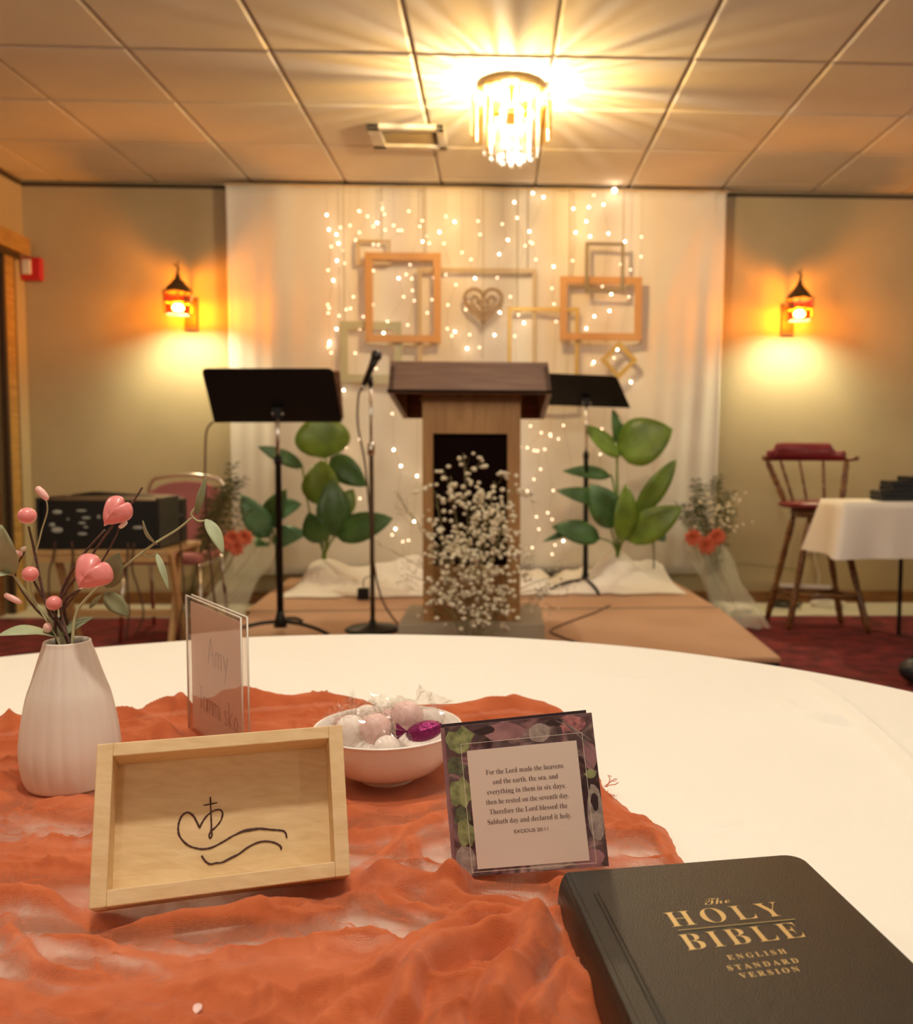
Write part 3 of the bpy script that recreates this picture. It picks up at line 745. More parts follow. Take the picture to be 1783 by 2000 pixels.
# cables on the stage
def cable(pts, z, m, label, r=0.004):
    b = MB(); b.tube(spline([oz(x, y, z+r) for x, y in pts], 6), r, 6)
    return tag(b.build('cable', m, smooth=True), label, 'cable')
cable([(1192, 1182), (1160, 1197), (1110, 1215), (1075, 1232), (1095, 1243), (1130, 1256)], zs_, 'twig', 'dark cable looping on the stage right of the podium')
b = MB(); b.tube(spline([oy(416, 824, 4.25), oy(404, 840, 4.25), oy(401, 880, 4.25), oy(401, 960, 4.25), oy(408, 1060, 4.26), oy(420, 1180, 4.3), oz(432, 1232, 0.006)], 8), 0.0045, 6)
tag(b.build('hanging_cable', 'twig', smooth=True), 'thin cable hanging from the left end of the left music stand', 'cable')
b = MB(); b.tube(spline([oy(1395, 1100, YB-0.02), oy(1450, 1100, YB-0.02), oy(1520, 1108, YB-0.02), oy(1560, 1112, YB-0.02)], 6), 0.004, 6)
tag(b.build('wall_cable', 'stem', smooth=True), 'thin cable stretched low along the wall left of the bar stool', 'cable')

# ============================================================ PODIUM
YF = 3.86
t = thing('podium', (-0.12, 4.05, zs_), 'wooden podium with slanted walnut top standing on the stage', 'podium')
A = oy(757, 765, YF-0.06); B = oy(1078, 771, YF-0.06)           # lower front corners of the top
z0 = (A.z+B.z)/2; xl, xr = A.x, B.x; yf = YF-0.06
ft = oy(762, 704, YF-0.02)
zt_ = oy(915, 706, YF-0.02).z
zb2 = oy(925, 818, yf+0.58).z
xt0, xt1 = oy(763, 705, YF-0.02).x, oy(1070, 708, YF-0.02).x
back_y = yf+0.58; drop = z0-zb2
P8 = [(xl, yf, z0), (xr, yf, z0), (xr-0.004, back_y, zb2), (xl+0.004, back_y, zb2), (xt0, YF-0.02, zt_), (xt1, YF-0.02, zt_), (xt1, back_y+0.03, zt_-drop), (xt0, back_y+0.03, zt_-drop)]
# top as a hollow tray turned over: slab + four aprons
def lerp(a, b_, t_): return Vector(a)*(1-t_)+Vector(b_)*t_
lowf = [Vector(p) for p in P8]
slab = [lerp(P8[i], P8[i+4], 0.82) for i in range(4)]+lowf[4:]
MB().hexa(slab).build('reading_board', 'podium', t, bevel=0.003)
th = 0.022
def apron(i, j, inward, name):
    inw = Vector(inward)*th
    b0, b1 = lowf[i], lowf[j]; t0, t1 = lerp(P8[i], P8[i+4], 0.86), lerp(P8[j], P8[j+4], 0.86)
    MB().hexa([b0, b1, b1+inw, b0+inw, t0, t1, t1+inw, t0+inw]).build(name, 'podium', t)
apron(0, 1, (0, 1, 0), 'front_apron'); apron(2, 3, (0, -1, 0), 'rear_apron')
apron(1, 2, (-1, 0, 0), 'side_apron'); apron(3, 0, (1, 0, 0), 'side_apron')
MB().box(((xl+xr)/2, yf-0.002, z0+0.008), (xr-xl+0.004, 0.006, 0.010)).build('trim_line', 'recess', t)
cl = oy(826, 1000, YF+0.05).x; cr_ = oy(1016, 1000, YF+0.05).x; yc = YF+0.05
ztop = z0+0.02; dpt = 0.36
MB().box(((cl+cr_)/2, yc+dpt/2, (ztop+0.30)/2), (cr_-cl, dpt-0.03, ztop-0.30)).build('column', 'column', t)
rl, rr = oy(846, 900, yc).x, oy(991, 900, yc).x; rz1 = oy(918, 847, yc).z; rz0 = oy(918, 1105, yc).z
fz = -0.016
for nm, (a0, a1, b0, b1) in dict(stile=(cl, rl, 0.30, ztop), stile_=(rr, cr_, 0.30, ztop), top_rail=(rl, rr, rz1, ztop)).items():
    MB().box(((a0+a1)/2, yc-0.000, (b0+b1)/2), (a1-a0, 0.030, b1-b0)).build(nm.strip('_'), 'column', t)
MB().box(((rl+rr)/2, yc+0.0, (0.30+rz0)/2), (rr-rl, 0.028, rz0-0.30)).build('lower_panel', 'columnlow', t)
MB().box(((rl+rr)/2, yc+0.013, (rz0+rz1)/2), (rr-rl, 0.004, rz1-rz0)).build('recess_panel', 'recess', t)
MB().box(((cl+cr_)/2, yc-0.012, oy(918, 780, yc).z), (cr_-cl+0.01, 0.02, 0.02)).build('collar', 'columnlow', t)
pw0, pw1 = oy(776, 1225, YF-0.06).x, oy(1064, 1225, YF-0.06).x
MB().box(((pw0+pw1)/2, yc+0.16, zs_+0.051), (pw1-pw0, 0.50, 0.10)).build('plinth', 'plinth', t, bevel=0.004)
# small box on the reading board
sa, sb = oy(876, 693, 4.02), oy(943, 706, 4.02)
q_z = zt_-drop*(4.02-YF+0.02)/(back_y+0.03-YF+0.02)
tag(MB().box(((sa.x+sb.x)/2, 4.04, q_z+0.021), (sb.x-sa.x, 0.10, 0.040)).build('wooden_block', 'podium', bevel=0.003), 'low brown block lying on top of the podium', 'block')

# ============================================================ FLOWERS IN FRONT OF THE PODIUM
def twigs(b, p, d, L, r, depth, ends, spread=0.5):
    n = 4; pts = [p]
    dd = d.copy()
    for i in range(n):
        dd = (dd+Vector((random.gauss(0, .12), random.gauss(0, .12), random.gauss(0, .06)))).normalized(); pts.append(pts[-1]+dd*L/n)
    b.tube(pts, [r*(1-0.12*i) for i in range(n+1)], 4)
    if depth == 0: ends.append(pts[-1]); return
    for k in range(3):
        q = pts[random.randint(2, n)]
        nd = (dd+Vector((random.gauss(0, spread), random.gauss(0, spread), random.gauss(0, spread*0.6)))).normalized()
        twigs(b, q, nd, L*0.55, r*0.7, depth-1, ends, spread)
bb = Vector((oy(925, 1200, 3.40).x, 3.40, 0.0))
t = thing('flower_arrangement', bb, "tall bunch of white baby's breath in a glass vase before the podium", 'flowers')
MB().lathe(bb, [(0.001, 0.002), (0.055, 0.002), (0.058, 0.01), (0.045, 0.14), (0.060, 0.29)], 24).build('vase', 'clearglass', t, smooth=True)
sb_ = MB(); ends = []
random.seed(21)
targ = [(905, 885), (880, 930), (850, 960), (1000, 945), (965, 940), (930, 990), (890, 1010), (850, 1070), (985, 1010), (1000, 1080), (940, 1060), (900, 1090), (870, 1130), (960, 1130), (1000, 1150), (850, 1160), (920, 1160), (880, 1190), (960, 1195), (930, 1215)]
for (x, y) in targ:
    e = oy(x, y, 3.40+random.uniform(-0.07, 0.07)); s0 = bb+Vector((random.uniform(-.03, .03), random.uniform(-.02, .02), 0.20))
    mid_ = s0.lerp(e, 0.5)+Vector((random.uniform(-.02, .02), 0, 0.03))
    sb_.tube(spline([s0, mid_, e], 4), 0.0018, 4)
    for k in range(4): twigs(sb_, s0.lerp(e, random.uniform(0.6, 0.98)), (e-s0).normalized()+Vector((random.gauss(0, .6), random.gauss(0, .3), random.gauss(0, .4))), 0.07, 0.0011, 1, ends, 0.7)
sb_.build('stems', 'stem', t, kind='stuff')
fb = MB()
for e in ends:
    for k in range(2):
        q = e+Vector((random.gauss(0, .010), random.gauss(0, .012), random.gauss(0, .010)))
        r_ = random.uniform(0.0062, 0.0105)
        fb.ball(q, r_, 6, 4, (1, 1, random.uniform(.7, 1)))
for k in range(300):
    x = random.gauss(925, 48); y = random.triangular(900, 1235, 1080)
    if y < 950 and abs(x-905) > 30+(y-890)*0.9: continue
    if not 832 < x < 1014: continue
    fb.ball(oy(x, y, 3.40+random.uniform(-0.08, 0.08)), random.uniform(0.0065, 0.0110), 6, 4, (1, 1, random.uniform(.7, 1)))
o = fb.build('blossoms', 'blossom', t, smooth=True, kind='stuff')
sb2 = MB(); ends2 = []
for (x, y) in ((775, 965), (800, 1000), (765, 1075), (790, 1120), (1040, 1100), (1085, 1125), (1060, 1150), (1035, 1180), (1090, 1165)):
    e = oy(x, y, 3.52+random.uniform(-0.03, 0.1)); s0 = bb+Vector((random.uniform(-.02, .02), 0, 0.25))
    s0 = Vector((s0.x, 3.43, 0.32))
    sb2.tube(spline([s0, s0.lerp(e, 0.5)+Vector((0, 0, 0.06)), e], 5), 0.0015, 4)
    for k in range(4): twigs(sb2, s0.lerp(e, random.uniform(0.65, 1)), (e-s0).normalized()+Vector((random.gauss(0, .5), random.gauss(0, .2), random.gauss(0, .5))), 0.06, 0.0009, 1, ends2, 0.8)
sb2.build('side_sprigs', 'stem', t, kind='stuff')
fb = MB()
for e in ends2: fb.ball(e, random.uniform(0.0035, 0.006), 5, 4)
fb.build('side_blossoms', 'blossom', t, smooth=True, kind='stuff')

# ============================================================ LEAFY PLANTS
def leaf_mb(base, tip, wid, bend=0.15, fold=0.12, nrm=None, ns=10, nw=4, shape=0.8, curl=0.0):
    base, tip = Vector(base), Vector(tip); ax = tip-base; L = ax.length; a = ax/L
    n = Vector(nrm) if nrm is not None else Vector((0, -1, 0.25))
    n = n-a*n.dot(a); n.normalize(); s = a.cross(n)
    rows = []
    for i in range(ns+1):
        t_ = i/ns
        w_ = wid/2*(math.sin(PI*min(1, t_**shape))**0.75) if 0 < t_ < 1 else 0.0004
        c_ = base+ax*t_+n*(bend*L*math.sin(PI*t_))+Vector((0, 0, -curl*L*t_*t_))
        r = []
        for j in range(nw+1):
            k = (j/nw*2-1)
            r.append(c_+s*(w_*k)+n*(fold*w_*abs(k)*1.2)+n*(0.03*w_*math.sin(t_*9+k*2)))
        rows.append(r)
    return MB().sheet(rows)
def leafy(base, Y, stems, leaves, label):
    t = thing('leafy_plant', base, label, 'plant')
    for pts in stems:
        MB().tube(spline([base+Vector((random.uniform(-.01, .01), 0, 0.0))]+[oy(x, y, Y+dy) for x, y, dy in pts], 4), 0.006, 6).build('stem', 'leaf', t, smooth=True)
    for (bx, by, tx, ty, w_, d0, d1, m, nx) in leaves:
        leaf_mb(oy(bx, by, Y+d0), oy(tx, ty, Y+d1), 1.14*w_/F*Y, bend=random.uniform(.03, .10), nrm=(nx, -1, 0.35)).build('leaf', m, t, smooth=True, solid=0.001)
    return t
lb = oy(633, 1092, 5.50); rb = oy(1205, 1088, 5.48)
leafy(lb, 5.50, [[(636, 1000, 0), (637, 893, -0.02)], [(628, 1040, -.03), (605, 1000, -.05), (590, 908, 0)], [(640, 1040, -.05), (645, 990, -.08)], [(645, 1060, -.05), (660, 1040, -.08)], [(650, 1000, 0), (650, 900, 0)], [(625, 1060, -.05), (612, 1045, -.08)]],
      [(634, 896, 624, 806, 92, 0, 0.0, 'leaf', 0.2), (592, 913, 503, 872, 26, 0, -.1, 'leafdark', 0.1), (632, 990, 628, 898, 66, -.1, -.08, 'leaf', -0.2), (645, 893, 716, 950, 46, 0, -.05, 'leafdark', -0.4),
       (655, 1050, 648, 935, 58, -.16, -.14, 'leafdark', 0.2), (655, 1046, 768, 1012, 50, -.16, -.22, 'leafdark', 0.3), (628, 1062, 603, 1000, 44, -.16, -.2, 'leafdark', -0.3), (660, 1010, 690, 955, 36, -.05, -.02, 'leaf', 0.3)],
      'tall leafy plant between the left music stand and the microphone')
leafy(rb, 5.48, [[(1204, 980, 0), (1206, 880, 0)], [(1200, 960, 0), (1192, 925, 0)], [(1195, 1040, -.03), (1178, 985, -.06)], [(1215, 1040, -.02), (1245, 1000, -.05)], [(1195, 1060, -.04), (1165, 1050, -.08)], [(1215, 1060, -.03), (1228, 1050, -.06)], [(1206, 940, 0), (1202, 865, 0.02)]],
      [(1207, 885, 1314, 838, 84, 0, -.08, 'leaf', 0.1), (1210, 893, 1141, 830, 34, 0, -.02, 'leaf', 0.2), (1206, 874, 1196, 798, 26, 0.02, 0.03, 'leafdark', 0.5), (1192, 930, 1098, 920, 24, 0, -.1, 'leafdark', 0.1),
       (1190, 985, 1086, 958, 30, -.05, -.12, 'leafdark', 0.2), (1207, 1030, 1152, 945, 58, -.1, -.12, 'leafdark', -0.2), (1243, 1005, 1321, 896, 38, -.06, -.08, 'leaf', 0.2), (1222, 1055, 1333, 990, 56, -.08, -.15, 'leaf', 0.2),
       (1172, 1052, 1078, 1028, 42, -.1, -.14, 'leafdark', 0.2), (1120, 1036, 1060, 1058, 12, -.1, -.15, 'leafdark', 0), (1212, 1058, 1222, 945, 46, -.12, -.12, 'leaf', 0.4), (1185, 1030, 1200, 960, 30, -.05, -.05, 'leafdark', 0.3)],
      'tall leafy plant right of the podium beside the right music stand')
# teal leafy clusters beside each plant
g = thing('leafy_plant', Vector((oy(540, 1120, 5.62).x, 5.62, zs_)), 'low bluish green leafy spray behind the left music stand pole', 'plant')
gb = BASE[g.name]
for (bx, by, tx, ty, w_, m) in ((525, 1050, 470, 965, 52, 'leafteal'), (530, 1010, 590, 985, 50, 'leafteal'), (535, 1060, 600, 1042, 46, 'leafteal'), (520, 1060, 500, 1068, 34, 'leafdark'), (530, 1030, 560, 955, 50, 'leafdark'), (515, 1030, 488, 1000, 44, 'leafteal')):
    leaf_mb(oy(bx, by, 5.60), oy(tx, ty, 5.5), w_/F*5.5, nrm=(0, -1, 0.5)).build('leaf', m, g, smooth=True, solid=0.001)
    MB().tube(spline([gb+Vector((0, 0, 0.0)), gb+Vector((0.0, -.02, 0.25)), oy(bx, by, 5.60)], 4), 0.004, 5).build('stem', 'leafdark', g, smooth=True)
g = thing('leafy_plant', Vector((oy(1285, 1120, 5.55).x-0.03, 5.55, zs_)), 'low dark teal leafy spray at the right end of the stage', 'plant')
gb = BASE[g.name]
for (bx, by, tx, ty, w_, m) in ((1275, 1020, 1310, 1000, 26, 'leafdark'), (1272, 1035, 1300, 1058, 32, 'leafteal'), (1270, 1030, 1255, 1060, 26, 'leafdark')):
    leaf_mb(oy(bx, by, 5.45), oy(tx, ty, 5.38), w_/F*5.4, nrm=(0, -1, 0.5)).build('leaf', m, g, smooth=True, solid=0.001)
    MB().tube(spline([gb, gb+Vector((0.0, -.02, 0.2)), oy(bx, by, 5.45)], 4), 0.004, 5).build('stem', 'leafdark', g, smooth=True)

# ferny vases with coral blooms
def fern_vase(px, py0, Yv, heads, topy, xr_, label, white, cl_):
    b0 = oz(px, py0, 0.008); b0 = Vector((b0.x, Yv, 0.007))
    t = thing('flower_vase', b0, label, 'flowers')
    MB().lathe(b0, [(0.001, 0.001), (0.055, 0.001), (0.058, 0.012), (0.046, 0.06), (0.044, 0.16), (0.060, 0.34)], 24).build('vase', 'clearglass', t, smooth=True)
    st = MB(); fr = MB(); rng = random.Random(px)
    for k in range(18):
        x = px+rng.uniform(-xr_, xr_); y = topy+abs(x-px)*0.9+rng.uniform(0, 70)
        e = oy(x, y, Yv+rng.uniform(-.08, .05)); s0 = b0+Vector((rng.uniform(-.02, .02), 0, 0.10))
        pts = spline([s0, s0.lerp(e, 0.55)+Vector((0, 0, 0.06)), e], 8); st.tube(pts, 0.0022, 4)
        for i in range(7, len(pts)):
            p_ = pts[i]
            for s_ in (-1, 1):
                for q_ in range(2):
                    d = Vector((s_*rng.uniform(.5, 1), rng.uniform(-.5, .5), rng.uniform(-.1, .6))).normalized()
                    L = rng.uniform(0.03, 0.06); w_ = d.cross(Vector((0, 1, 0.3))).normalized()*0.0035
                    m_ = p_+d*L*0.5+Vector((0, 0, 0.004)); e_ = p_+d*L-Vector((0, 0, 0.008))
                    fr.quad(p_, m_-w_, e_, m_+w_)
    st.build('stems', 'stem', t, kind='stuff'); fr.build('fern_fronds', 'fern', t, kind='stuff')
    if white:
        wb = MB()
        for k in range(60): wb.ball(oy(px+rng.gauss(10, 34), rng.uniform(960, 1040), Yv-0.08+rng.uniform(-.05, .05)), rng.uniform(.006, .011), 6, 4)
        wb.build('white_buds', 'blossom', t, smooth=True, kind='stuff')
    for (x, y, r_) in heads:
        c_ = oy(x, y, Yv-0.11); R_ = r_/F*Yv
        fl = MB()
        for ring, (nn, el, ln) in enumerate(((9, 0.1, 1.0), (8, 0.6, 0.85), (6, 1.05, 0.6), (3, 1.4, 0.4))):
            for k in range(nn):
                a = 2*PI*(k+ring*0.4)/nn
                u0 = Vector((math.cos(a), 0, math.sin(a))); d = (u0*math.cos(el)+Vector((0, -1, 0.1))*math.sin(el)).normalized()
                lm = leaf_mb(c_, c_+d*R_*ln, R_*0.62, bend=0.12, fold=0.3, nrm=Vector((0, -1, 0))*0.7+u0*-0.6, ns=4, nw=2)
                n0 = len(fl.v); fl.v += lm.v; fl.f += [tuple(n0+i for i in f) for f in lm.f]
        fh = fl.build('bloom', 'coral', t, smooth=True)
        MB().tube(spline([b0+Vector((0, 0, 0.1)), b0.lerp(c_, 0.6), c_+Vector((0, 0.01, 0))], 4), 0.0025, 5).build('bloom_stem', 'stem', fh)
    return t
fern_vase(452, 1190, 5.0, [(455, 1052, 19), (478, 1050, 18), (462, 1070, 17), (445, 1062, 15)], 905, 50, 'glass vase of fern sprigs and coral blooms at the left stage end', False, 0)
fern_vase(1392, 1188, 5.78, [(1353, 1050, 19), (1400, 1048, 19), (1380, 1064, 21)], 900, 66, 'glass vase of fern, white buds and three coral blooms at the right stage end', True, 0)

# ============================================================ LEFT SIDE: pink chair, tray table, audio gear
cb = oz(360, 1205, 0); cx, cy = oy(338, 1090, 5.10).x, 5.10
t = thing('stacking_chair', (cx, cy, 0), 'dusty pink upholstered stacking chair with chrome legs behind the audio gear', 'chair')
MB().box((cx, cy, 0.445), (0.42, 0.42, 0.055)).build('seat', 'pinkfabric', t, bevel=0.02)
poly = [Vector((cx-0.19, cy+0.20, 0.50)), Vector((cx+0.19, cy+0.20, 0.50)), Vector((cx+0.205, cy+0.22, 0.78))]
for k in range(9):
    a = PI*k/8; poly.append(Vector((cx+0.205*math.cos(a), cy+0.23, 0.76+0.09*math.sin(a))))
poly.append(Vector((cx-0.205, cy+0.22, 0.78)))
MB().prism(poly, (0, 0.04, 0)).build('backrest', 'pinkfabric', t, bevel=0.01)
MB().tube(spline([(cx-0.21, cy+0.24, 0.45), (cx-0.215, cy+0.25, 0.80), (cx-0.12, cy+0.255, 0.875), (cx+0.12, cy+0.255, 0.875), (cx+0.215, cy+0.25, 0.80), (cx+0.21, cy+0.24, 0.45)], 6), 0.011, 8).build('back_frame', 'chrome', t, smooth=True)
for sx in (-1, 1):
    MB().tube([(cx+sx*0.20, cy-0.17, 0.42), (cx+sx*0.215, cy-0.21, 0.0)], 0.011, 8).build('leg', 'chrome', t, smooth=True)
    MB().tube([(cx+sx*0.20, cy+0.20, 0.46), (cx+sx*0.215, cy+0.27, 0.008)], 0.011, 8).build('leg', 'chrome', t, smooth=True)
    MB().tube([(cx+sx*0.20, cy-0.19, 0.41), (cx+sx*0.205, cy+0.21, 0.41)], 0.009, 8).build('side_rail', 'chrome', t, smooth=True)

TY = 3.90
ta, tb = oy(62, 1073, TY), oy(332, 1078, TY)
tz = ta.z*0.5+tb.z*0.5
t = thing('tray_table', ((ta.x+tb.x)/2, TY+0.2, 0), 'light wooden folding tray table carrying the audio gear', 'table')
MB().box(((ta.x+tb.x)/2, TY+0.2, tz-0.008), (tb.x-ta.x, 0.42, 0.02)).build('tabletop', 'lightwood', t, bevel=0.003)
MB().box(((ta.x+tb.x)/2, TY+0.005, tz-0.034), (tb.x-ta.x-0.02, 0.02, 0.032)).build('apron', 'lightwood', t)
MB().box(((ta.x+tb.x)/2, TY+0.395, tz-0.034), (tb.x-ta.x-0.02, 0.02, 0.032)).build('apron', 'lightwood', t)
for sx, xx in ((-1, ta.x+0.05), (1, tb.x-0.05)):
    for k, (ya, yb2) in enumerate(((TY+0.02, TY+0.40), (TY+0.40, TY+0.02))):
        o_ = 0.014*(k*2-1)
        lean = 0.03 if k else -0.03
        MB().hexa([Vector((xx+o_-0.009-lean, ya-0.02, 0)), Vector((xx+o_+0.009-lean, ya-0.02, 0)), Vector((xx+o_+0.009-lean, ya+0.02, 0)), Vector((xx+o_-0.009-lean, ya+0.02, 0)),
                   Vector((xx+o_-0.009+lean, yb2-0.02, tz-0.018)), Vector((xx+o_+0.009+lean, yb2-0.02, tz-0.018)), Vector((xx+o_+0.009+lean, yb2+0.02, tz-0.018)), Vector((xx+o_-0.009+lean, yb2+0.02, tz-0.018))]).build('leg', 'lightwood', t)
MB().box(((ta.x+tb.x)/2, TY+0.22, 0.30), (tb.x-ta.x-0.09, 0.03, 0.03)).build('stretcher', 'lightwood', t)

tz += 0.0025
ga, gb_ = oy(74, 985, TY+0.02), oy(305, 1058, TY+0.02)
t = thing('audio_mixer', ((ga.x+gb_.x)/2, TY+0.12, tz), 'black audio mixer with grey knobs and labels on the tray table', 'mixer')
hx = gb_.x-ga.x; hz = oy(190, 978, TY+0.02).z-tz
ex = Vector((1, 0, 0)); 
MB().hexa([Vector((ga.x, TY+0.02, tz)), Vector((gb_.x, TY+0.02, tz)), Vector((gb_.x, TY+0.26, tz)), Vector((ga.x, TY+0.26, tz)),
           Vector((ga.x, TY+0.05, tz+hz)), Vector((gb_.x, TY+0.05, tz+hz)), Vector((gb_.x, TY+0.26, tz+hz+0.01)), Vector((ga.x, TY+0.26, tz+hz+0.01))]).build('case', 'black', t, bevel=0.004)
for sx in (ga.x-0.006, gb_.x+0.006):
    MB().box((sx, TY+0.15, tz+hz/2+0.006), (0.014, 0.25, hz+0.012)).build('side_cheek', 'blackgloss', t, bevel=0.003)
for (x, y, w_, h_) in ((108, 1001, 22, 9), (100, 1026, 14, 9), (110, 1036, 26, 12), (155, 998, 24, 5), (165, 1012, 20, 6), (158, 1022, 18, 5), (166, 1030, 12, 5), (160, 1043, 22, 6), (190, 1012, 8, 12), (268, 1031, 24, 7), (130, 1015, 8, 6)):
    q = oy(x, y, TY+0.026); k = (q.z-tz)/hz
    MB().ball((q.x, TY+0.022+0.03*k, q.z), 0.5*w_/F*TY, 8, 4, (1, 0.3, h_/w_)).build('knob', 'silver', t, smooth=True)
# amplifier box behind with grille
aa, ab = oy(118, 966, TY+0.30), oy(352, 1058, TY+0.30)
t = thing('amplifier', ((aa.x+ab.x)/2, TY+0.36, tz), 'black amplifier with rounded lid standing behind the audio mixer', 'amplifier')
yA = TY+0.315
poly = [Vector((aa.x, yA, tz)), Vector((ab.x, yA, tz)), Vector((ab.x, yA, aa.z-0.02)), Vector((ab.x-0.06, yA, aa.z-0.005)), Vector((aa.x+0.13, yA, aa.z+0.012)), Vector((aa.x+0.05, yA, aa.z+0.002)), Vector((aa.x, yA, aa.z-0.012))]
MB().prism(poly, (0, 0.085, 0)).build('case', 'black', t, bevel=0.006)
gq = oy(325, 1022, yA-0.004)
MB().box((gq.x, yA-0.004, gq.z), (0.075, 0.006, 0.115)).build('grille', 'greywood', t)
MB().lathe(oy(348, 1010, yA-0.006), [(0.001, 0), (0.024, 0), (0.026, -0.006), (0.014, -0.010), (0.001, -0.012)], 16, axis=(0, 1, 0)).build('dial', 'blackgloss', t, smooth=True)
# cables under the tray table
for k, pts in enumerate(([(108, 1058), (104, 1090), (96, 1120), (98, 1180), (110, 1235)], [(140, 1058), (142, 1100), (130, 1150), (125, 1200), (118, 1250)], [(262, 1060), (258, 1110), (270, 1150), (280, 1200), (262, 1245)], [(352, 1060), (356, 1110), (360, 1160), (352, 1220), (350, 1356)], [(250, 1060), (248, 1130), (252, 1190), (246, 1250)])):
    b = MB(); b.tube(spline([oy(x, y, TY-0.015) for x, y in pts], 6), 0.004, 5)
    tag(b.build('hanging_cable', 'twig', smooth=True), ('leftmost dark cable hanging under the tray table', 'second dark cable from the left hanging under the tray table', 'dark cable with a bend hanging before the right tray table leg', 'rightmost dark cable hanging beside the tray table', 'short straight dark cable hanging right of the tray table middle')[k], 'cable', 'cables under the tray table')

# ============================================================ RIGHT SIDE: bar stool, table, books
SX, SY = 1.885, 5.33
t = thing('bar_stool', (SX, SY, 0), 'tall brown wooden bar stool with maroon back against the right wall', 'bar stool')
def P2(x, y, Y): return oy(x, y, Y)
seatz = P2(1600, 985, SY).z
prof = [(0.001, -0.02), (0.17, -0.022), (0.215, -0.012), (0.225, 0.004), (0.20, 0.018), (0.001, 0.012)]
s_ = MB().lathe((SX, SY, seatz), prof, 28); s_.build('seat', 'maroon', t, smooth=True)
MB().lathe((SX, SY, seatz-0.075), [(0.001, 0), (0.13, 0), (0.15, 0.02), (0.15, 0.045), (0.10, 0.052), (0.001, 0.052)], 24).build('swivel_plate', 'stoolwood', t, smooth=True)
# back faces the room: curved rail with maroon pad on the wall side
zr = P2(1590, 893, SY+0.12).z
def arc(k, R_=0.265, y0=SY+0.02): return Vector((SX-0.035+R_*math.sin(k), y0+R_*0.62*math.cos(k), 0))
pad = []
top = []; bot = []
for i in range(33):
    k = -1.1+2.2*i/32; p = arc(k); u = abs(i-16)/16
    hh = 0.108 if u < 0.60 else (0.108-0.055*(u-0.60)/0.12 if u < 0.72 else 0.053+0.012*math.sin((u-0.72)/0.28*PI))
    bot.append(p+Vector((0, 0, zr-0.022))); top.append(p+Vector((0, 0, zr-0.022+hh)))
MB().sheet([bot, top]).build('back_pad', 'maroon', t, smooth=True, solid=0.020)
MB().tube([arc(-1.35-0.1, 0.27)+Vector((0, 0, zr-0.004))]+[arc(-1.35+2.7*i/16, 0.27)+Vector((0, 0, zr-0.012)) for i in range(17)]+[arc(1.45, 0.29)+Vector((0, 0, zr-0.004))], 0.011, 8).build('arm_rail', 'stoolwood', t, smooth=True)
for k in (-1.45, 1.45): MB().ball(arc(k, 0.28)+Vector((0, -0.02, zr-0.004)), 0.016, 10, 8).build('arm_knob', 'stoolwood', t, smooth=True)
def turned(a, b_, r, name, n=14):
    a, b_ = Vector(a), Vector(b_); pts = [a.lerp(b_, i/n) for i in range(n+1)]
    rr = [r*(0.70+0.42*abs(math.sin(i*PI/n*3))+(0.35 if i in (4, 9) else 0)) for i in range(n+1)]
    return MB().tube(pts, rr, 10).build(name, 'stoolwood', t, smooth=True)
for k, rr in ((-1.15, 0.017), (-0.55, 0.009), (-0.05, 0.008), (0.5, 0.009), (1.15, 0.017)):
    a_ = arc(k)+Vector((0, 0, zr-0.02)); b_ = Vector((SX+0.19*math.sin(k), SY+0.16*math.cos(k)*0.9, seatz+0.01))
    turned(b_, a_, rr, 'spindle')
foot = [oz(1497, 1212, 0.0), oz(1540, 1230, 0.0), oz(1643, 1220, 0.0), oz(1696, 1238, 0.0)]
topn = [Vector((SX-0.11, SY+0.08, seatz-0.07)), Vector((SX-0.07, SY-0.09, seatz-0.07)), Vector((SX+0.08, SY+0.09, seatz-0.07)), Vector((SX+0.11, SY-0.08, seatz-0.07))]
for a_, b_ in zip(foot, topn): turned(a_, b_, 0.019, 'leg')
kk = 0.30
ring = [foot[i].lerp(topn[i], kk) for i in (0, 1, 3, 2)]
for i in range(4): MB().tube([ring[i], ring[(i+1) % 4]], 0.014, 8).build('stretcher', 'stoolwood', t, smooth=True)
q0, q1 = ring[0], ring[3]
MB().box((q0+q1)*0.5+Vector((0, 0, 0.026)), ((q1-q0).length*0.82, 0.02, 0.022), Matrix.Rotation(math.atan2(q1.y-q0.y, q1.x-q0.x), 3, 'Z')).build('foot_rail_cap', 'whiteplastic', t)

# wall outlet with plug
q = oy(1588, 1062, YB-0.006)
t = thing('wall_outlet', (q.x, YB, q.z-0.06), 'white wall outlet with a plugged cable behind the bar stool', 'outlet')
MB().box((q.x, YB-0.004, q.z), (0.08, 0.008, 0.12)).build('cover_plate', 'whiteplastic', t, bevel=0.002)
MB().box((q.x-0.005, YB-0.03, q.z-0.01), (0.035, 0.045, 0.04)).build('plug', 'blackgloss', t, bevel=0.005)
MB().tube(spline([(q.x-0.005, YB-0.05, q.z-0.02), (q.x+0.0, YB-0.06, q.z-0.12), (q.x+0.03, YB-0.05, q.z-0.22), (q.x+0.01, YB-0.06, 0.012)], 6), 0.004, 6).build('cord', 'whiteplastic', t, smooth=True)
for (m, off, lab) in (('black', 0, 'black cable coiled on the pale floor behind the bar stool'), ('whiteplastic', 0.13, 'white cable coiled on the pale floor behind the bar stool')):
    c0 = oz(1520+off*640, 1178, 0.01); b = MB()
    b.tube([(c0.x+(0.10+0.015*math.sin(k*0.7))*math.cos(k*0.42), min(c0.y, 5.9)+(0.09+0.01*math.cos(k))*math.sin(k*0.42), 0.012+0.0007*k+off*0.02) for k in range(44)], 0.005, 5)
    tag(b.build('coiled_cable', m, smooth=True), lab, 'cable')

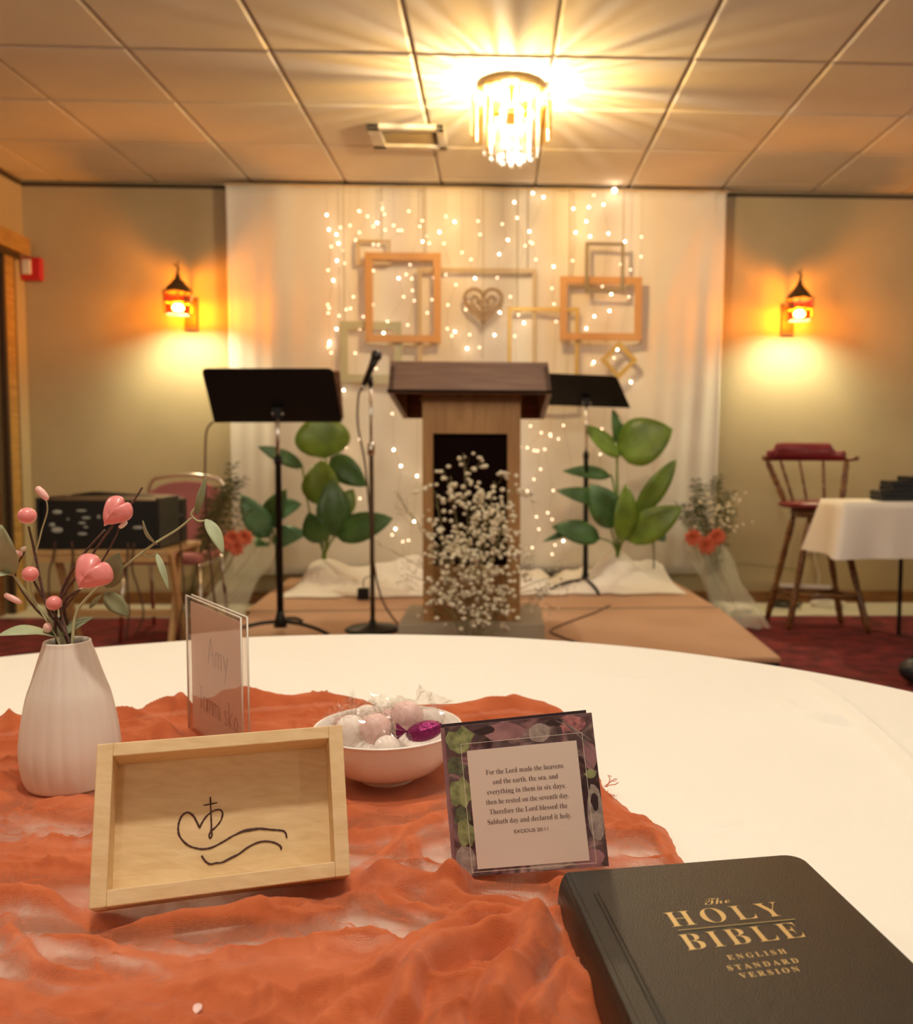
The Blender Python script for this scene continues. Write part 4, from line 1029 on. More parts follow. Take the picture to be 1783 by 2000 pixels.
# side table with white cloth
tx0, ty0, ty1, tzz = oy(1650, 983, 4.72).x, 4.72, 5.08, 0.765
tx1 = tx0+1.5
t = thing('side_table', ((tx0+tx1)/2, (ty0+ty1)/2, 0), 'folding side table under a white cloth at the right edge', 'table')
MB().box(((tx0+tx1)/2, (ty0+ty1)/2, tzz-0.018), (tx1-tx0-0.01, ty1-ty0-0.01, 0.03)).build('tabletop', 'lightwood', t)
for xx in (tx0+0.45, tx1-0.08):
    for yy in (ty0+0.05, ty1-0.05): MB().tube([(xx, yy, 0), (xx, yy, tzz-0.03)], 0.012, 8).build('leg', 'black', t)
# draped cloth: hems with corner points
nu = 60
per = []
def addseg(a, b_, n, corner):
    for i in range(n):
        s = i/n; per.append((Vector((a[0]+(b_[0]-a[0])*s, a[1]+(b_[1]-a[1])*s, tzz+0.004)), s, corner))
addseg((tx0, ty1), (tx0, ty0), 16, 0); addseg((tx0, ty0), (tx1, ty0), 60, 1); addseg((tx1, ty0), (tx1, ty1), 16, 2); addseg((tx1, ty1), (tx0, ty1), 60, 3)
rows = []
NP = len(per); hem = 0.295
cen = Vector(((tx0+tx1)/2, (ty0+ty1)/2, 0))
corn = [Vector((tx0, ty1, 0)), Vector((tx0, ty0, 0)), Vector((tx1, ty0, 0)), Vector((tx1, ty1, 0))]
for lev in range(9):
    h = lev/8; r = []
    for (p, s, side) in per+[per[0]]:
        outn = (Vector((-1, 0, 0)), Vector((0, -1, 0)), Vector((1, 0, 0)), Vector((0, 1, 0)))[side]
        dc = min((Vector((p.x, p.y, 0))-c_).length for c_ in corn)
        cpt = math.exp(-(dc/0.09)**2)
        nc = min(corn, key=lambda c_: (Vector((p.x, p.y, 0))-c_).length)
        diag = (nc-cen); diag = Vector((math.copysign(1, diag.x), math.copysign(1, diag.y), 0)).normalized()
        off = outn*(0.006+0.02*h)*(1-cpt)+diag*(0.105*h)*cpt+outn*0.008*h*math.sin(p.x*31+p.y*20)
        drop_ = h*hem*(1-0.30*cpt) if False else h*(hem-0.03*cpt*0)
        r.append(p+off+Vector((0, 0, -drop_)))
    rows.append(r)
rows = [[Vector((cen.x+(p.x-cen.x)*0.02, cen.y+(p.y-cen.y)*0.02, tzz+0.004)) for p in rows[0]]]+rows
tag(MB().sheet(rows).build('tablecloth', 'white_linen', smooth=True), 'white cloth draped over the side table at the right edge', 'tablecloth')
# stacked dark books
random.seed(3)
bt = tzz+0.0065
def book(cx_, cy_, z_, w_, d_, h_, rot, label, m='navy', nm='book', grp='dark books stacked on the side table'):
    t = thing(nm, (cx_, cy_, z_), label, 'book', grp)
    R_ = Matrix.Rotation(rot, 3, 'Z')
    cv = 0.003
    MB().box((cx_, cy_, z_+cv/2), (w_, d_, cv), R_).build('cover', m, t, bevel=0.001)
    MB().box((cx_, cy_, z_+h_-cv/2), (w_, d_, cv), R_).build('cover', m, t, bevel=0.001)
    MB().box(Vector((cx_, cy_, z_+h_/2))+R_ @ Vector((0, d_/2-cv/2, 0)), (w_, cv, h_-2*cv), R_).build('spine', m, t)
    MB().box(Vector((cx_, cy_, z_+h_/2)), (w_-0.012, d_-0.012, h_-2*cv), R_).build('pages', 'bookpages', t)
def px_x(px, Y): return oy(px, 960, Y).x
bx0 = px_x(1713, 4.85)
book(bx0+0.11, 4.88, bt, 0.21, 0.15, 0.026, 0.03, 'dark book at the bottom of the stack on the side table')
book(bx0+0.112, 4.885, bt+0.027, 0.215, 0.15, 0.026, -0.02, 'dark book second from the bottom on the side table')
book(bx0+0.155, 4.88, bt+0.054, 0.20, 0.145, 0.026, 0.05, 'dark book third from the bottom on the side table')
book(bx0+0.16, 4.885, bt+0.081, 0.20, 0.145, 0.026, 0.0, 'dark book fourth from the bottom on the side table')
book(bx0+0.25, 4.885, bt+0.108, 0.19, 0.14, 0.024, 0.06, 'dark book on top of the stack on the side table')
# dark bag at the right edge
q = oz(1775, 1345, 0)
t = thing('floor_bag', (q.x+0.06, q.y+0.06, 0), 'dark bag on the carpet at the right picture edge', 'bag')
MB().ball((q.x+0.10, q.y+0.06, 0.065), 0.12, 16, 10, (1, 0.7, 0.54)).build('body', 'navy', t, smooth=True)
MB().tube(spline([(q.x+0.03, q.y+0.06, 0.11), (q.x+0.07, q.y+0.05, 0.155), (q.x+0.13, q.y+0.05, 0.155), (q.x+0.17, q.y+0.06, 0.11)], 6), 0.007, 6).build('handle', 'black', t, smooth=True)

# ============================================================ ROUND TABLE
TC = Vector((-0.212, 0.558, 0)); TR_ = 0.904; TZ = 0.744
t = thing('round_table', (TC.x, TC.y, 0), 'large round table in the foreground under a white cloth', 'table')
MB().lathe((TC.x, TC.y, 0), [(0.001, TZ-0.026), (TR_-0.008, TZ-0.026), (TR_-0.004, TZ-0.020), (TR_-0.004, TZ-0.010), (TR_-0.01, TZ-0.006), (0.001, TZ-0.006)], 96).build('tabletop', 'lightwood', t)
for k in range(4):
    a = PI/4+k*PI/2
    MB().tube([(TC.x+0.55*math.cos(a), TC.y+0.55*math.sin(a), 0), (TC.x+0.55*math.cos(a), TC.y+0.55*math.sin(a), TZ-0.026)], 0.016, 10).build('leg', 'black', t, smooth=True)
# tablecloth top: polar grid with pressed fold lines
def seg_dist(X, Y, a, b_):
    ax, ay, bx, by = a[0], a[1], b_[0], b_[1]; dx, dy = bx-ax, by-ay; L2 = dx*dx+dy*dy+1e-12
    tt = np.clip(((X-ax)*dx+(Y-ay)*dy)/L2, 0, 1)
    side = ((X-ax)*dy-(Y-ay)*dx)/math.sqrt(L2)
    return np.hypot(X-ax-tt*dx, Y-ay-tt*dy), tt, side
def path_z(pts, z=TZ): return [tuple(oz(x, y, z)[:2]) for x, y in pts]
nr, na = 260, 560
rr_, aa_ = np.meshgrid(np.concatenate([np.linspace(0.0005, TR_, 220), np.full(nr-220, TR_)]), np.linspace(0, 2*PI, na), indexing='ij')
X = TC.x+rr_*np.cos(aa_); Y = TC.y+rr_*np.sin(aa_)
Z = np.full_like(X, TZ)
Z += 0.0006*(vnoise(X*9, Y*9, 3)-0.5)
for pts, h_, wd, ramp in (([(1540, 1300), (1600, 1345), (1665, 1395), (1783, 1502), (1900, 1620)], 0.0022, 0.006, 0.0020), ([(1535, 1368), (1548, 1388), (1590, 1402), (1650, 1416)], 0.0022, 0.005, 0), ([(1420, 1390), (1520, 1393), (1600, 1406), (1680, 1418)], 0.0012, 0.004, 0),
                          ([(1180, 1640), (1300, 1632), (1480, 1628), (1783, 1640)], 0.0007, 0.004, 0), ([(1380, 1615), (1450, 1605)], 0.0010, 0.004, 0), ([(1560, 1600), (1700, 1598), (1900, 1600)], 0.0006, 0.004, 0), ([(500, 1290), (900, 1300), (1300, 1330)], 0.0004, 0.01, 0)):
    pz = path_z(pts); best = np.full_like(X, 9.0); sgn = np.zeros_like(X)
    for i in range(len(pz)-1):
        d, tt, sd = seg_dist(X, Y, pz[i], pz[i+1]); m_ = d < best
        best = np.where(m_, d, best); sgn = np.where(m_, sd, sgn)
    fade_ = np.clip((TR_-0.012-rr_)/0.10, 0, 1); Z += 3.0*h_*np.exp(-(best/wd)**2)*fade_
    if ramp: Z += ramp*np.exp(-(np.maximum(-sgn, 0)/0.04)**2)*(sgn < 0)*np.exp(-(best/0.06)**2)*1.6*fade_
# skirt
k = np.arange(nr)-219
sk = np.clip(k/(nr-220), 0, 1)[:, None]*np.ones((1, na))
flare = 0.010*np.clip(sk*8, 0, 1)+sk*(0.03+0.028*np.sin(aa_*22+1.5*np.sin(aa_*5)))
inside = sk <= 0
X = np.where(inside, X, TC.x+(TR_+flare)*np.cos(aa_)); Y = np.where(inside, Y, TC.y+(TR_+flare)*np.sin(aa_))
Z = np.where(inside, Z, TZ-0.004*np.clip(sk*20, 0, 1)-0.42*sk)
cloth = np_sheet('tablecloth', X, Y, Z, 'white_linen', at=(TC.x, TC.y, TZ))
tag(cloth, 'white linen cloth with pressed creases over the big round table', 'tablecloth')

# ============================================================ ORANGE GAUZE RUNNER
def gauze_material():
    m = bpy.data.materials.new('burnt orange gauze'); m.use_nodes = True; nt = m.node_tree; N = nt.nodes; Lk = nt.links
    b = N['Principled BSDF']; out = N['Material Output']
    tc = N.new('ShaderNodeTexCoord')
    at = N.new('ShaderNodeAttribute'); at.attribute_name = 'layers'
    n1 = N.new('ShaderNodeTexNoise'); n1.inputs['Scale'].default_value = 26; n1.inputs['Detail'].default_value = 6; Lk.new(tc.outputs['Object'], n1.inputs[0])
    r = N.new('ShaderNodeValToRGB'); Lk.new(n1.outputs['Fac'], r.inputs[0])
    r.color_ramp.elements[0].color = (0.47, 0.110, 0.038, 1); r.color_ramp.elements[1].color = (0.64, 0.172, 0.066, 1)
    r.color_ramp.elements[0].position = 0.3; r.color_ramp.elements[1].position = 0.7
    Lk.new(r.outputs[0], b.inputs['Base Color']); b.inputs['Roughness'].default_value = 0.85; b.inputs['Sheen Weight'].default_value = 0.15
    b.inputs['Specular IOR Level'].default_value = 0.1
    # weave
    w1 = N.new('ShaderNodeTexWave'); w1.bands_direction = 'X'; w1.inputs['Scale'].default_value = 330; w1.inputs['Distortion'].default_value = 2.5; w1.inputs['Detail'].default_value = 1; w1.inputs['Detail Scale'].default_value = 0.3
    w2 = N.new('ShaderNodeTexWave'); w2.bands_direction = 'Y'; w2.inputs['Scale'].default_value = 330; w2.inputs['Distortion'].default_value = 2.5; w2.inputs['Detail'].default_value = 1; w2.inputs['Detail Scale'].default_value = 0.3
    for w_ in (w1, w2): Lk.new(tc.outputs['Object'], w_.inputs[0])
    mx = N.new('ShaderNodeMath'); mx.operation = 'MAXIMUM'; Lk.new(w1.outputs['Fac'], mx.inputs[0]); Lk.new(w2.outputs['Fac'], mx.inputs[1])
    n2 = N.new('ShaderNodeTexNoise'); n2.inputs['Scale'].default_value = 300; n2.inputs['Detail'].default_value = 6; Lk.new(tc.outputs['Object'], n2.inputs[0])
    ad = N.new('ShaderNodeMath'); ad.operation = 'ADD'; wk = N.new('ShaderNodeMath'); wk.operation = 'MULTIPLY'; wk.inputs[1].default_value = 0.12; Lk.new(mx.outputs[0], wk.inputs[0]); Lk.new(wk.outputs[0], ad.inputs[0]); Lk.new(n2.outputs['Fac'], ad.inputs[1])
    bp = N.new('ShaderNodeBump'); bp.inputs['Strength'].default_value = 0.8; bp.inputs['Distance'].default_value = 0.0008
    Lk.new(ad.outputs[0], bp.inputs['Height']); Lk.new(bp.outputs[0], b.inputs['Normal'])
    # opacity: layers of gauze; single layer lets the table show between threads
    mr = N.new('ShaderNodeMapRange'); mr.inputs['From Min'].default_value = 0.25; mr.inputs['From Max'].default_value = 0.95
    mr.inputs['To Min'].default_value = -0.20; mr.inputs['To Max'].default_value = 0.12
    Lk.new(mx.outputs[0], mr.inputs['Value'])
    a2 = N.new('ShaderNodeMath'); a2.operation = 'ADD'; a2.use_clamp = True; Lk.new(at.outputs['Fac'], a2.inputs[0]); Lk.new(mr.outputs[0], a2.inputs[1])
    tr = N.new('ShaderNodeBsdfTransparent'); tl = N.new('ShaderNodeBsdfTranslucent'); tl.inputs[0].default_value = (0.70, 0.20, 0.07, 1)
    m1 = N.new('ShaderNodeMixShader'); m1.inputs[0].default_value = 0.18; Lk.new(b.outputs[0], m1.inputs[1]); Lk.new(tl.outputs[0], m1.inputs[2])
    m2 = N.new('ShaderNodeMixShader'); Lk.new(a2.outputs[0], m2.inputs[0]); Lk.new(tr.outputs[0], m2.inputs[1]); Lk.new(m1.outputs[0], m2.inputs[2])
    Lk.new(m2.outputs[0], out.inputs[0]); return m
MT['gauze'] = gauze_material()
xrY = ([0.10, 0.30, 0.45, 0.52, 0.56, 0.63, 0.69, 0.724, 0.776, 0.86, 0.94, 1.00, 1.08], [0.13, 0.12, 0.12, 0.125, 0.13, 0.133, 0.130, 0.108, 0.092, 0.088, 0.082, 0.066, 0.050])
ytX = ([-0.90, -0.62, -0.53, -0.50, -0.45, -0.41, -0.38, -0.35, -0.315, -0.28, -0.24, -0.197, -0.15, -0.12, -0.05, 0.016, 0.05, 0.075, 0.14], [0.86, 0.90, 0.935, 0.955, 0.975, 0.985, 1.01, 1.025, 0.985, 1.03, 1.04, 1.055, 1.035, 1.00, 1.00, 1.02, 1.005, 0.97, 0.92])
nu_, nv_ = 560, 470
u, v_ = np.meshgrid(np.linspace(0, 1, nu_), np.linspace(0, 1, nv_))
XL_, YL_ = -0.80, 0.24
X = XL_+u*(0.1-XL_); Y = YL_+v_*(1.0-YL_)
for it in range(4):
    X = XL_+u*(np.interp(Y, *xrY)-XL_); Y = YL_+v_*(np.interp(X, *ytX)-YL_)
# ragged hem
X += (u > 0.985)*0.002*(vnoise(Y*160, Y*0, 4)-0.5); Y += (v_ > 0.985)*0.002*(vnoise(X*160, X*0, 9)-0.5)
wx = X+0.03*(vnoise(X*8, Y*8, 40)-0.5); wy = Y+0.03*(vnoise(X*8+9, Y*8, 41)-0.5)
def rid(a, b_, seed, p=2): return (1-np.abs(2*vnoise(a, b_, seed)-1))**p
r1 = rid(wx*9+wy*4, wy*22-wx*3, 51, 3); r2 = rid(wx*26+wy*10, wy*48, 52, 3); r3 = rid(wx*60, wy*90+wx*30, 53, 2); r4 = rid(wx*95+wy*40, wy*30, 54, 3)
pale = np.clip((0.56-vnoise(X*9, Y*12, 60))*4.0, 0, 0.62)
for pts, r_ in (([(0, 1650), (90, 1625), (175, 1640)], 0.013), ([(40, 1822), (200, 1838), (400, 1852), (560, 1850), (700, 1832), (800, 1842)], 0.015), ([(0, 1880), (30, 1940), (110, 1965)], 0.012), ([(700, 1700), (770, 1700), (860, 1675)], 0.014),
                ([(820, 1640), (860, 1645)], 0.012), ([(1085, 1790), (1150, 1768)], 0.010), ([(700, 1795), (880, 1825)], 0.012), ([(1190, 1660), (1290, 1665)], 0.014), ([(200, 1600), (0, 1600)], 0.006), ([(330, 1950), (230, 1985)], 0.008), ([(1060, 1900), (1075, 1960)], 0.006)):
    pz = path_z(pts, 0.750); best = np.full_like(X, 9.0)
    for i in range(len(pz)-1): best = np.minimum(best, seg_dist(X+0.006*(vnoise(X*60, Y*60, 81)-.5), Y+0.006*(vnoise(X*60, Y*60, 82)-.5), pz[i], pz[i+1])[0])
    pale = np.maximum(pale, 1/(1+np.exp((best-r_)/0.0022)))
Z = 0.0025+(0.0110*r1+0.0070*r2)*(1-0.55*pale)+0.0030*r3+0.0022*r4
lay = 0.80-0.68*pale+0.12*r2+0.26*r3*pale+0.26*r4**2*pale
# folds traced over the table: (points, height, width, extra layers)
folds = [
 ([(0, 1782), (60, 1785), (180, 1795), (290, 1815), (440, 1810), (550, 1775), (640, 1728), (700, 1716), (790, 1735), (880, 1758)], 0.016, 0.012, 0.6),
 ([(12, 1815), (30, 1860), (70, 1905), (130, 1935), (205, 1940)], 0.011, 0.007, 0.6),
 ([(125, 1850), (190, 1862), (280, 1888), (370, 1908), (430, 1890), (460, 1874), (495, 1895), (540, 1915)], 0.008, 0.008, 0.5),
 ([(0, 1960), (150, 1970), (330, 1950), (520, 1930), (700, 1930), (860, 1900)], 0.010, 0.022, 0.6),
 ([(760, 1935), (800, 1900), (870, 1850), (930, 1815), (1040, 1828)], 0.016, 0.011, 0.7),
 ([(600, 1962), (680, 1945), (760, 1905), (820, 1870), (900, 1845)], 0.012, 0.009, 0.6),
 ([(790, 2010), (800, 1960), (850, 1905), (940, 1860), (1045, 1835)], 0.020, 0.012, 0.7),
 ([(960, 2010), (1000, 1930), (1050, 1845)], 0.019, 0.013, 0.7),
 ([(1040, 2010), (1075, 1950), (1110, 1920), (1150, 1960)], 0.013, 0.009, 0.7),
 ([(640, 2010), (700, 1980), (755, 1960)], 0.010, 0.010, 0.5),
 ([(885, 1745), (925, 1712), (1010, 1692), (1070, 1700), (1105, 1740)], 0.022, 0.013, 0.7),
 ([(860, 1765), (960, 1785), (1040, 1800), (1090, 1815)], 0.012, 0.010, 0.6),
 ([(700, 1725), (800, 1780), (900, 1805), (1000, 1810)], 0.008, 0.008, 0.5),
 ([(690, 1600), (740, 1585), (800, 1590), (860, 1560)], 0.012, 0.016, 0.6),
 ([(690, 1640), (780, 1640), (860, 1610)], 0.010, 0.012, 0.6),
 ([(690, 1712), (720, 1690), (770, 1660), (820, 1625), (870, 1600)], 0.008, 0.006, 0.5),
 ([(806, 1650), (820, 1690), (880, 1690)], 0.007, 0.006, 0.5),
 ([(0, 1560), (60, 1550), (150, 1580), (190, 1590)], 0.010, 0.020, 0.6),
 ([(0, 1690), (60, 1680), (160, 1690)], 0.005, 0.030, 0.6),
 ([(0, 1535), (50, 1525), (100, 1545)], 0.013, 0.010, 0.6),
 ([(1175, 1560), (1215, 1592), (1260, 1608), (1290, 1640), (1315, 1690)], 0.007, 0.005, 0.6),
 ([(1175, 1625), (1230, 1612), (1275, 1600)], 0.006, 0.005, 0.4),
 ([(1110, 1760), (1120, 1850), (1150, 1900)], 0.010, 0.008, 0.6),
]
for pts, h_, wd, ex_ in folds:
    pz = [tuple(p[:2]) for p in spline([(*q, 0) for q in path_z(pts, 0.752)], 3)]
    best = np.full_like(X, 9.0)
    for i in range(len(pz)-1): best = np.minimum(best, seg_dist(X, Y, pz[i], pz[i+1])[0])
    wob = 0.7+0.6*vnoise(X*30, Y*30, 70)
    g = np.exp(-(best/(wd*wob))**2); Z = np.maximum(Z, Z*0.5+1.05*h_*g); lay = lay+ex_*0.8*np.exp(-(best/(wd*0.85))**4)
# bunched back hem
db = np.interp(X, *ytX)-Y
hh = 0.010+0.034*np.clip(vnoise(X*13, X*0+1.5, 77), 0, 1)**1.2
Z = np.maximum(Z, hh*np.exp(-((db-0.038)/0.026)**2)*(0.8+0.3*r2)); Z = np.maximum(Z, 0.6*hh*np.exp(-((db-0.10)/0.03)**2)*(0.6+0.6*r1))
lay = lay+0.6*np.exp(-((db-0.05)/0.07)**2)
lay = lay+0.35*np.clip((-0.30-X)/0.1, 0, 1)*np.clip(1-np.abs(Y-0.66)/0.10, 0, 1)
# flatten where things stand
def flat(Z, mask, to): return Z*(1-mask)+to*mask
def disc(cx_, cy_, r_, s_=0.012): return 1/(1+np.exp((np.hypot(X-cx_, Y-cy_)-r_)/s_*4))
VC = (-0.3745, 0.797); BC = (-0.098, 0.800)
Z = flat(Z, disc(*VC, 0.050), 0.003); Z = flat(Z, disc(*BC, 0.062, 0.02), 0.003); Z = flat(Z, disc(BC[0]+0.01, BC[1]-0.035, 0.05, 0.02), 0.004)
BO = Vector((-0.2439, 0.535, 0.769))
for a_, b_, r_, to in (((-0.252, 0.563), (-0.104, 0.606), 0.016, 0.005), ((-0.247, 0.545), (-0.099, 0.590), 0.012, 0.004), ((-0.255, 0.60), (-0.115, 0.64), 0.03, 0.006), ((-0.03, 0.607), (0.075, 0.588), 0.012, 0.003), ((-0.033, 0.63), (0.075, 0.61), 0.012, 0.004), ((-0.325, 0.955), (-0.235, 0.825), 0.02, 0.004), ((-0.30, 0.97), (-0.21, 0.84), 0.02, 0.004)):
    d = seg_dist(X, Y, a_, b_)[0]; Z = flat(Z, 1/(1+np.exp((d-r_)/0.004)), to)
# the book presses the cloth flat
bo = Vector((0.0399, 0.5434, 0)); ca, sa_ = math.cos(0.1394), math.sin(0.1394)
lx = (X-bo.x)*ca+(Y-bo.y)*sa_; ly = -(X-bo.x)*sa_+(Y-bo.y)*ca
inb = 1/(1+np.exp((0.004-lx)/0.0015))*1/(1+np.exp((ly-0.004)/0.0015))
Z = flat(Z, inb, 0.0025)
edge = np.clip(np.minimum((1-u)*60, (1-v_)*40), 0, 1)
Z = 0.0015+Z*(0.15+0.85*edge)
lay = np.clip(lay+0.3*(edge < 0.6), 0.16, 1.0)
gz = np_sheet('table_runner', X, Y, TZ+0.001+Z, 'gauze', at=(-0.3, 0.6, TZ), attr=lay)
tag(gz, 'crumpled burnt orange gauze runner spread over the white round tablecloth', 'table runner')
# loose threads at the right hem
b = MB(); random.seed(5)
for k in range(16):
    p = oz(1172+random.uniform(-4, 16), 1535+random.uniform(-8, 24), TZ+0.012)
    pts = [p]; d = Vector((random.gauss(0.3, .6), random.gauss(0.2, .6), random.gauss(0, .5))).normalized()
    for i in range(5): d = (d+Vector((random.gauss(0, .6), random.gauss(0, .6), random.gauss(-.1, .4)))).normalized(); pts.append(pts[-1]+d*0.0035)
    pts = [Vector((q.x, q.y, max(q.z, TZ+0.003))) for q in pts]
    b.tube(pts, 0.0004, 4)
b.build('loose_threads', mat('orange thread', (0.60, 0.13, 0.045), 0.8), gz, kind='stuff')

# ============================================================ FLUTED VASE WITH BERRIES
vc = Vector((VC[0], VC[1], TZ+0.0055))
t = thing('fluted_vase', vc, 'white fluted ceramic vase on the orange runner at the left', 'vase')
zt = oy(105, 1252, VC[1]).z-vc.z
prof = [(0.0005, 0.0), (0.030, 0.0), (0.036, 0.004), (0.0392, 0.018), (0.0402, 0.034), (0.0378, 0.055), (0.0335, 0.078), (0.0285, zt*0.74), (0.0228, zt*0.89), (0.0196, zt-0.004), (0.0188, zt), (0.0176, zt), (0.0172, zt-0.006), (0.024, zt*0.8), (0.030, zt*0.5), (0.030, 0.02), (0.0005, 0.01)]
def flut(an, k):
    if 2 <= k <= 9: return 1+0.022*abs(math.sin(an*11+k*0.16))-0.012
    return 1
pts2 = spline([(r, h, 0) for r, h in prof], 3)
pr2 = [(max(p.x, 0.0004), p.y) for p in pts2]
def flut2(an, k):
    kk_ = k/3
    return 1+(0.020*abs(math.sin(an*10+kk_*0.10))-0.010)*max(0, min(1, kk_-1.5, 10.2-kk_))
MB().lathe(vc, pr2, 160, flut2).build('body', 'matte_ceramic', t, smooth=True)
mouth = vc+Vector((0, 0, zt-0.004))
t = thing('berry_spray', mouth+Vector((0, 0, -0.05)), 'spray of twigs with pink hearts, berries and sage leaves in the fluted vase', 'floral spray')
VY = VC[1]
def vp(x, y, d=0.0): return oy(x, y, VY+d)
def twig(pts, r=0.0014, m='twig', name='twig'):
    q = [mouth+Vector((random.uniform(-.006, .006), random.uniform(-.006, .006), -0.045))]
    q += [mouth+Vector((random.uniform(-.008, .008), random.uniform(-.008, .008), 0.0))]
    q += [vp(*p) for p in pts]
    return MB().tube(spline(q, 6), [r*(1.25-0.55*i/(6*(len(q)-1))) for i in range(6*(len(q)-1)+1)], 6).build(name, m, t, smooth=True)
random.seed(9)
twig([(90, 1180), (68, 1080), (56, 1028)]); twig([(80, 1160), (66, 1135)])
twig([(107, 1200)]); twig([(118, 1170), (150, 1100), (205, 1035)]); twig([(125, 1180), (158, 1150)], 0.0016)
twig([(110, 1190), (165, 1105), (225, 1020), (256, 985), (278, 952)], 0.0012)
twig([(70, 1190), (30, 1125), (48, 1078)], 0.0011); twig([(60, 1150), (78, 1050), (92, 1000), (90, 975)], 0.0008, 'sagestem')
twig([(120, 1200), (190, 1110), (225, 1050), (232, 1028)], 0.001, 'twig')
for (x, y, rx, ry) in ((53, 1007, 17, 15.5), (59, 1121, 15, 14.5), (105, 1178, 14.5, 14), (93, 1226, 8, 10)):
    MB().ball(vp(x, y, -0.008), rx/F*VY, 20, 14, (1, 1, ry/rx)).build('berry', 'pink' if rx > 10 else 'palepink', t, smooth=True)
for (x0_, y0_, x1_, y1_, r_, m) in ((73, 953, 92, 974, 7, 'palepink'), (24, 1081, 42, 1081, 6.5, 'palepink'), (42, 1074, 50, 1069, 4, 'candywhite'), (11, 1162, 40, 1177, 6, 'palepink'), (234, 1030, 247, 1020, 4.5, 'candywhite'), (86, 970, 92, 976, 4, 'candywhite')):
    a_, b_ = vp(x0_, y0_, -.005), vp(x1_, y1_, -.005); d = b_-a_; rr0 = r_/F*VY
    MB().tube([a_-d*0.08, a_, a_.lerp(b_, .35), a_.lerp(b_, .7), b_, b_+d*0.1], [rr0*.35, rr0*.8, rr0, rr0*.95, rr0*.7, rr0*.2], 12).build('bud', m, t, smooth=True)
def heart3(c_, sx, sz, rot, name):
    b = MB(); n, m_ = 40, 14; n0 = 0
    Rm = Matrix.Rotation(rot, 3, 'Y')
    rows = []
    for i in range(m_+1):
        a = -PI/2+PI*i/m_; r = []
        k_ = math.cos(a)
        for j in range(n+1):
            hx_, hz_ = heart2(j/n)
            ang = math.atan2(hz_, hx_); rr1 = math.hypot(hx_, hz_); soft = max(0.0, math.sin(ang))**7
            hx_, hz_ = hx_*(1+0.0*soft), hz_+soft*0.27
            tb_ = (1-k_)**0.42; rc_ = 0.8; hx_ = hx_*(1-tb_)+rc_*math.cos(ang)*tb_; hz_ = hz_*(1-tb_)+rc_*math.sin(ang)*tb_
            q = Vector((hx_*sx*(k_**0.8 if k_ > 1e-6 else 0), -math.sin(a)*sx*0.75*(1-0.15*abs(hx_)), hz_*sz*(k_**0.8 if k_ > 1e-6 else 0)))
            r.append(c_+Rm @ q)
        rows.append(r)
    return b.sheet(rows).build(name, 'pink', t, smooth=True)
heart3(vp(224, 1004, -0.01), 28/F*VY, 34/F*VY, math.radians(40), 'heart_bead')
heart3(vp(177, 1124, -0.02), 38/F*VY, 37/F*VY, math.radians(36), 'heart_bead')
# sage eucalyptus branches
twig([(90, 1200), (60, 1170), (25, 1120), (8, 1090)], 0.0016, 'sagestem')
twig([(150, 1195), (200, 1140), (246, 1104), (300, 1063), (345, 1035), (376, 1010)], 0.0012, 'sagestem')
MB().tube(spline([vp(376, 1010), vp(374, 1002), vp(385, 985), vp(398, 945), vp(402, 932)], 5), 0.0009, 6).build('twig', 'sagestem', t, smooth=True)
MB().tube(spline([vp(376, 1010), vp(388, 1018), vp(405, 1016)], 5), 0.0009, 6).build('twig', 'sagestem', t, smooth=True)
MB().tube(spline([vp(276, 1080), vp(290, 1088), vp(305, 1082)], 4), 0.0008, 6).build('twig', 'sagestem', t, smooth=True)
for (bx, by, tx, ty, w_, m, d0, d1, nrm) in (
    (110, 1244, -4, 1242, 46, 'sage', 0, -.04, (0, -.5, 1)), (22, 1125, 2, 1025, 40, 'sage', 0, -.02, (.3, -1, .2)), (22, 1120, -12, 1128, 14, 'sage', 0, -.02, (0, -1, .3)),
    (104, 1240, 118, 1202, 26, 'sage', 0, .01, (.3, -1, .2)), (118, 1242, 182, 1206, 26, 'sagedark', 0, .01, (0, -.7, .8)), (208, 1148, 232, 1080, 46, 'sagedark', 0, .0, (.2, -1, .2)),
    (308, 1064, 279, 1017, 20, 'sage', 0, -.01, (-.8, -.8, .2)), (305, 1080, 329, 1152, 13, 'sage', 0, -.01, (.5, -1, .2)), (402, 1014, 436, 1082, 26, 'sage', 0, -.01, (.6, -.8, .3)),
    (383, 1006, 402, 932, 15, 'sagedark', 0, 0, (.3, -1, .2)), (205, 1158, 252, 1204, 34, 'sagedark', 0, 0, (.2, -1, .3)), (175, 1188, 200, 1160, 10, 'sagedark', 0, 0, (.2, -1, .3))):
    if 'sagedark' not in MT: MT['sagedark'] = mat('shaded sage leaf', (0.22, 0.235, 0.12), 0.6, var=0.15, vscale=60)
    leaf_mb(vp(bx, by, d0), vp(tx, ty, d1), w_/F*VY, bend=0.08, fold=0.18, nrm=nrm, ns=12).build('leaf', m, t, smooth=True, solid=0.0004)

